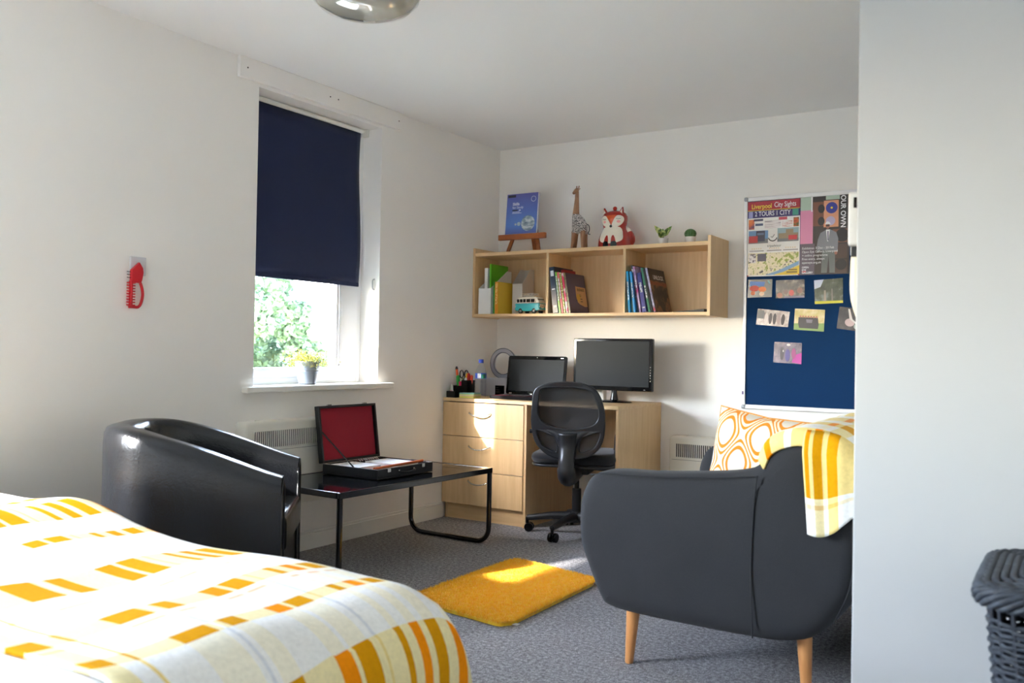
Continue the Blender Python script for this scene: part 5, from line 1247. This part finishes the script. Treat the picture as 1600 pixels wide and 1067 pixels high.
pp_('shirt_print', [(.53, .43), (.61, .43), (.58, .58), (.56, .58)], M_ink, 7); pp_('tie_print', [(.56, .45), (.585, .45), (.585, .57), (.565, .57)], Mx('poster_tie', (90, 90, 120)), 8)
pd('face_print', .565, .385, .0105, M_skin, 7, .016); pp_('glasses_print', [(.53, .372), (.60, .372), (.60, .388), (.53, .388)], M_blk, 8); pp_('hat_print', [(.51, .363), (.53, .335), (.565, .325), (.60, .335), (.63, .363)], M_ink, 8)
pd('hand_print', .735, .73, .008, M_skin, 7, .010)
pc('title_band', .82, .99, 0, .40, M_blk, 4)
text('OUR OWN', .037, (P0x + .87 * Wd, YB - .0034, Pz1 - .21 * Hd), Matrix.Rotation(radians(90), 4, 'X') @ Matrix.Rotation(radians(-90), 4, 'Z'), M_ink, sheet, .95, bold=.0008)
for k, line in enumerate(('Exhibition 3 Dec - 20 Feb', 'Open Eye Gallery, Liverpool', '+ online programme', 'Free entry, always', 'openeye.org.uk')):
    pt(line, .045, .66 + k * .046, .0175, M_ink, .95, 9, 'LEFT')
for k, line in enumerate(('OPEN', 'EYE', 'GALLERY')): pt(line, .045, .905 + k * .034, .0145, M_ink, 1, 9, 'LEFT', .0003)
pc('red_mark', .05, .13, .95, .97, M_busr, 9)
for P_, x, z in ((tp, 1.728, 1.492), (tp, 2.017, 1.492)): obj('push_pin', G().ball((x, YB - .003, z), .004, 8, 6), M_busr, P_)
# ---- photographs
def photo(label, cs, stops, bits=(), scale=16, stretch=(1, 1, 1), base=None):
    cx = sum(c_[0] for c_ in cs) / 4; cz = sum(c_[1] for c_ in cs) / 4
    t = thing('photo_print', label, 'photo', (cx, YB, cz), 0, 'photographs pinned to the noticeboard')
    s_ = obj('print', G().prism([tuple(c_) for c_ in cs], 'y', YB - .0009, YB - .0001), base or prints('photo_' + label[:24].replace(' ', '_'), stops, scale, stretch, .25), t)
    A, B, C_, D_ = [Vector(c_) for c_ in cs]           # tl tr br bl
    def q(u, v): return tuple(A * (1 - u) * (1 - v) + B * u * (1 - v) + C_ * u * v + D_ * (1 - u) * v)
    for k, (nm, shape, col_) in enumerate(bits):
        if len(shape) == 4 and not isinstance(shape[0], tuple):
            u, v, ru, rv = shape; pts = [q(u + ru * cos(i / 14 * 2 * pi), v + rv * sin(i / 14 * 2 * pi)) for i in range(14)]
        else: pts = [q(u, v) for u, v in shape]
        obj(nm, G().prism(pts, 'y', YB - .0013 - .0003 * k, YB - .0009), Mx('photo_ink_%d_%d_%d' % col_, col_), s_)
SKN = (176, 112, 92); DK = (34, 30, 34)
photo('dark photo of two orange-haired cartoon-like glowing figures under blue letters', [(1.732, 1.471), (1.871, 1.470), (1.869, 1.369), (1.729, 1.367)], [(.4, (12, 12, 22)), (.7, (26, 24, 40))],
      [('blue_lettering_print', ((.08, .10), (.70, .14), (.66, .40), (.06, .34)), (70, 120, 200)), ('hair_print', (.27, .50, .20, .17), (206, 50, 24)), ('hair_print', (.60, .56, .16, .15), (236, 120, 40)), ('face_print', (.22, .76, .09, .12), (214, 112, 56)), ('face_print', (.58, .80, .10, .12), (236, 196, 160)), ('white_mark', ((.80, .08), (.86, .06), (.92, .24), (.86, .26)), (150, 200, 200))])
photo('group selfie of several faces, top row second from left', [(1.890, 1.462), (2.049, 1.465), (2.051, 1.362), (1.891, 1.361)], [(.35, (50, 42, 44)), (.5, (92, 82, 78)), (.65, (170, 156, 140))],
      [('face_print', (.55, .72, .09, .17), (206, 96, 92)), ('face_print', (.14, .84, .10, .15), SKN), ('face_print', (.84, .60, .10, .16), (140, 100, 90)), ('face_print', (.35, .66, .08, .13), (120, 92, 84)), ('sleeve_print', ((.30, .90), (.98, .88), (1, 1), (.30, 1)), (130, 120, 140))])
photo('photo of a tall dark tree on a yellow-green lawn, top right', [(2.101, 1.457), (2.254, 1.466), (2.256, 1.330), (2.107, 1.325)], [(.35, (50, 58, 46)), (.55, (84, 92, 72)), (.7, (140, 150, 150))],
      [('sky_print', ((0, 0), (.34, 0), (.22, .30), (0, .38)), (196, 206, 226)), ('lawn_print', ((0, .88), (1, .90), (1, 1), (0, 1)), (206, 200, 40)), ('trunk_print', ((.34, .45), (.40, .45), (.41, .90), (.33, .90)), (150, 140, 124)), ('trunk_print', ((.60, .40), (.64, .40), (.65, .88), (.60, .88)), (120, 112, 100))], 14)
photo('pale photo of five friends standing in a line indoors', [(1.790, 1.304), (1.971, 1.284), (1.961, 1.198), (1.780, 1.213)], [(.35, (120, 104, 104)), (.6, (196, 182, 180))],
      [('figure_print', (.30 + .13 * k, .55, .055, .36), c_) for k, c_ in enumerate(((216, 206, 206), (70, 60, 66), (60, 52, 60), (150, 130, 130), (54, 44, 50)))] + [('wall_print', ((0, .08), (.22, .08), (.22, .60), (0, .60)), (120, 120, 124))])
photo('team photo in dark kit on green ground, middle row centre', [(1.999, 1.302), (2.162, 1.293), (2.157, 1.173), (1.993, 1.184)], [(.4, (196, 178, 110)), (.6, (220, 206, 160))],
      [('ground_print', ((0, .70), (1, .62), (1, 1), (0, 1)), (130, 160, 90)), ('team_print', ((.14, .40), (.78, .38), (.82, .70), (.80, .90), (.18, .90), (.14, .70)), (44, 40, 48))] + [('face_print', (.20 + .09 * k, .36, .03, .05), SKN) for k in range(7)] + [('kit_print', ((.40, .48), (.62, .48), (.60, .64), (.42, .64)), (110, 104, 120))])
photo('dark photo of a white flower-like shape at the right edge of view', [(2.239, 1.310), (2.392, 1.290), (2.384, 1.168), (2.224, 1.191)], [(.4, (60, 56, 60)), (.7, (84, 80, 82))],
      [('pale_shape', (.40, .66, .16, .18), (190, 168, 174)), ('white_band', ((.30, .06), (.36, .06), (.48, .50), (.66, .66), (.60, .70), (.38, .50)), (206, 204, 204)), ('pale_shape', (.66, .80, .12, .14), (150, 160, 160))])
photo('party photo with purple and magenta light, lowest on the board', [(1.887, 1.115), (2.040, 1.109), (2.038, .991), (1.882, .999)], [(.4, (70, 60, 86)), (.6, (110, 96, 120))],
      [('magenta_glow_print', ((.72, .60), (1, .46), (1, 1), (.66, .94)), (176, 40, 150)), ('figure_print', (.30, .55, .07, .32), (50, 44, 62)), ('figure_print', (.50, .62, .09, .30), (70, 60, 130)), ('figure_print', (.72, .52, .08, .26), (150, 50, 120)), ('lamp_print', (.52, .12, .07, .05), (210, 206, 210)), ('face_print', (.34, .42, .02, .06), (220, 216, 220))])

# ---- fitting at the wall edge
wf = thing('wall_phone', 'cream and white wall handset showing at the corner of the right wall', 'phone', (2.855, -2.55, 1.30))
obj('backplate', G().pillow(rrect(-2.78, -2.60, 1.312, 1.56, .012) if False else rrect(-2.72, -2.62, 1.315, 1.452, .010), 'x', 2.8425, 2.8695, .005, 3), mat('off_white_plastic', (204, 202, 198), .5), wf, smooth=40)
obj('slot', G().tube([(2.8600, -2.7205, 1.410), (2.8600, -2.7205, 1.436)], .0042, 8), M_blackg, wf)
obj('cradle', G().box(2.845, 2.8695, -2.70, -2.64, 1.290, 1.320), M_dgrey, wf, bevel=.003)
obj('handset', G().tube(smoothpath([(2.858, -2.665, 1.305), (2.856, -2.665, 1.24), (2.856, -2.665, 1.18), (2.864, -2.655, 1.12)], 5), [.014, .017, .018, .018, .018, .018, .018, .0175, .017, .016, .015, .013, .011, .009, .007, .005], 12), mat('cream_plastic', (218, 210, 184), .45), wf, smooth=180)
# ---- laundry basket
lbk = thing('laundry_basket', 'dark grey woven wicker laundry basket against the wall, bottom right', 'basket', (3.40, -3.0, 0))
M_wk = prints('dark_grey_wicker', [(.35, (30, 34, 42)), (.55, (50, 56, 66)), (.75, (84, 90, 100))], 40, (1, 1, 3), .6)
BX, BY, BHt = 3.442, -3.02, .575
def bring(z, grow=0, n=72):
    k = .80 + .20 * (z / BHt); hx, hy = .245 * k + grow, .20 * k + grow; pts = rrect(-hx, hx, -hy, hy, .07 * k, 6)
    # resample evenly
    P = [Vector(p) for p in pts]; P.append(P[0]); L_ = [0]
    for a, b in zip(P, P[1:]): L_.append(L_[-1] + (b - a).length)
    out = []; j = 0
    for i in range(n):
        s_ = L_[-1] * i / n
        while L_[j + 1] < s_: j += 1
        out.append(P[j].lerp(P[j + 1], (s_ - L_[j]) / max(1e-9, L_[j + 1] - L_[j])))
    return out
NS = 60
g = G()
for row in range(56):
    z = .010 + row * .0098; ring = bring(z, 0, NS * 2); pts = []
    for i, p in enumerate(ring):
        nrm = p.normalized(); off_ = .0050 * (1 if ((i // 2 + row) % 2) else -1) * (1 if i % 2 else .0)
        pts.append((BX + p.x + nrm.x * off_, BY + p.y + nrm.y * off_, z + .0012 * sin(i * 1.7 + row)))
    g.tube(pts, .0046, 5, closed=True)
obj('weave', g, M_wk, lbk, smooth=180, fixn=False, kind='stuff')
g = G()
r0, r1 = bring(0, 0, NS), bring(BHt, 0, NS)
for a, b in zip(r0, r1): g.tube([(BX + a.x, BY + a.y, 0), (BX + b.x, BY + b.y, BHt)], .0045, 5)
obj('stakes', g, mat('wicker_stake', (44, 48, 58), .7), lbk, kind='stuff')
g = G(); n_ = 0
ro = bring(BHt, .012, 160)
for ph in range(7):
    pts = []
    for i in range(160):
        p = ro[i]; nrm = p.normalized(); a = 2 * pi * (i / 14 + ph / 7); pts.append((BX + p.x + nrm.x * .012 * cos(a), BY + p.y + nrm.y * .012 * cos(a), BHt + .022 + .016 * sin(a)))
    g.tube(pts, .0068, 6, closed=True)
obj('braided_rim', g, M_wk, lbk, smooth=180, fixn=False)
g = G()
for k in range(14):
    rr_ = bring(BHt, .004 - k * .0145, 90) if k < 13 else bring(BHt, -.185, 90)
    g.tube([(BX + p.x, BY + p.y, BHt + .036 + .0035 * ((i + k) % 2) + .012 * sin(k / 13 * pi / 2)) for i, p in enumerate(rr_)], .0085, 5, closed=True)
obj('lid', g, M_wk, lbk, smooth=180, fixn=False)
obj('inner_lining', G().pillow(rrect(BX - .185, BX + .185, BY - .145, BY + .145, .05), 'z', .01, BHt, .02, 2), mat('basket_lining', (30, 32, 38), .9), lbk)

# ------------------------------------------------------------------ lettering as real meshes
bpy.context.view_layer.update()
_dg = bpy.context.evaluated_depsgraph_get()
for o in [o for o in SC.objects if o.type == 'FONT']:
    me = bpy.data.meshes.new_from_object(o.evaluated_get(_dg)); nm = o.name; par = o.parent; ml = o.matrix_local.copy()
    cu = o.data; bpy.data.objects.remove(o); bpy.data.curves.remove(cu)
    n = bpy.data.objects.new('lettering', me); COL.objects.link(n); n.parent = par; n.matrix_local = ml
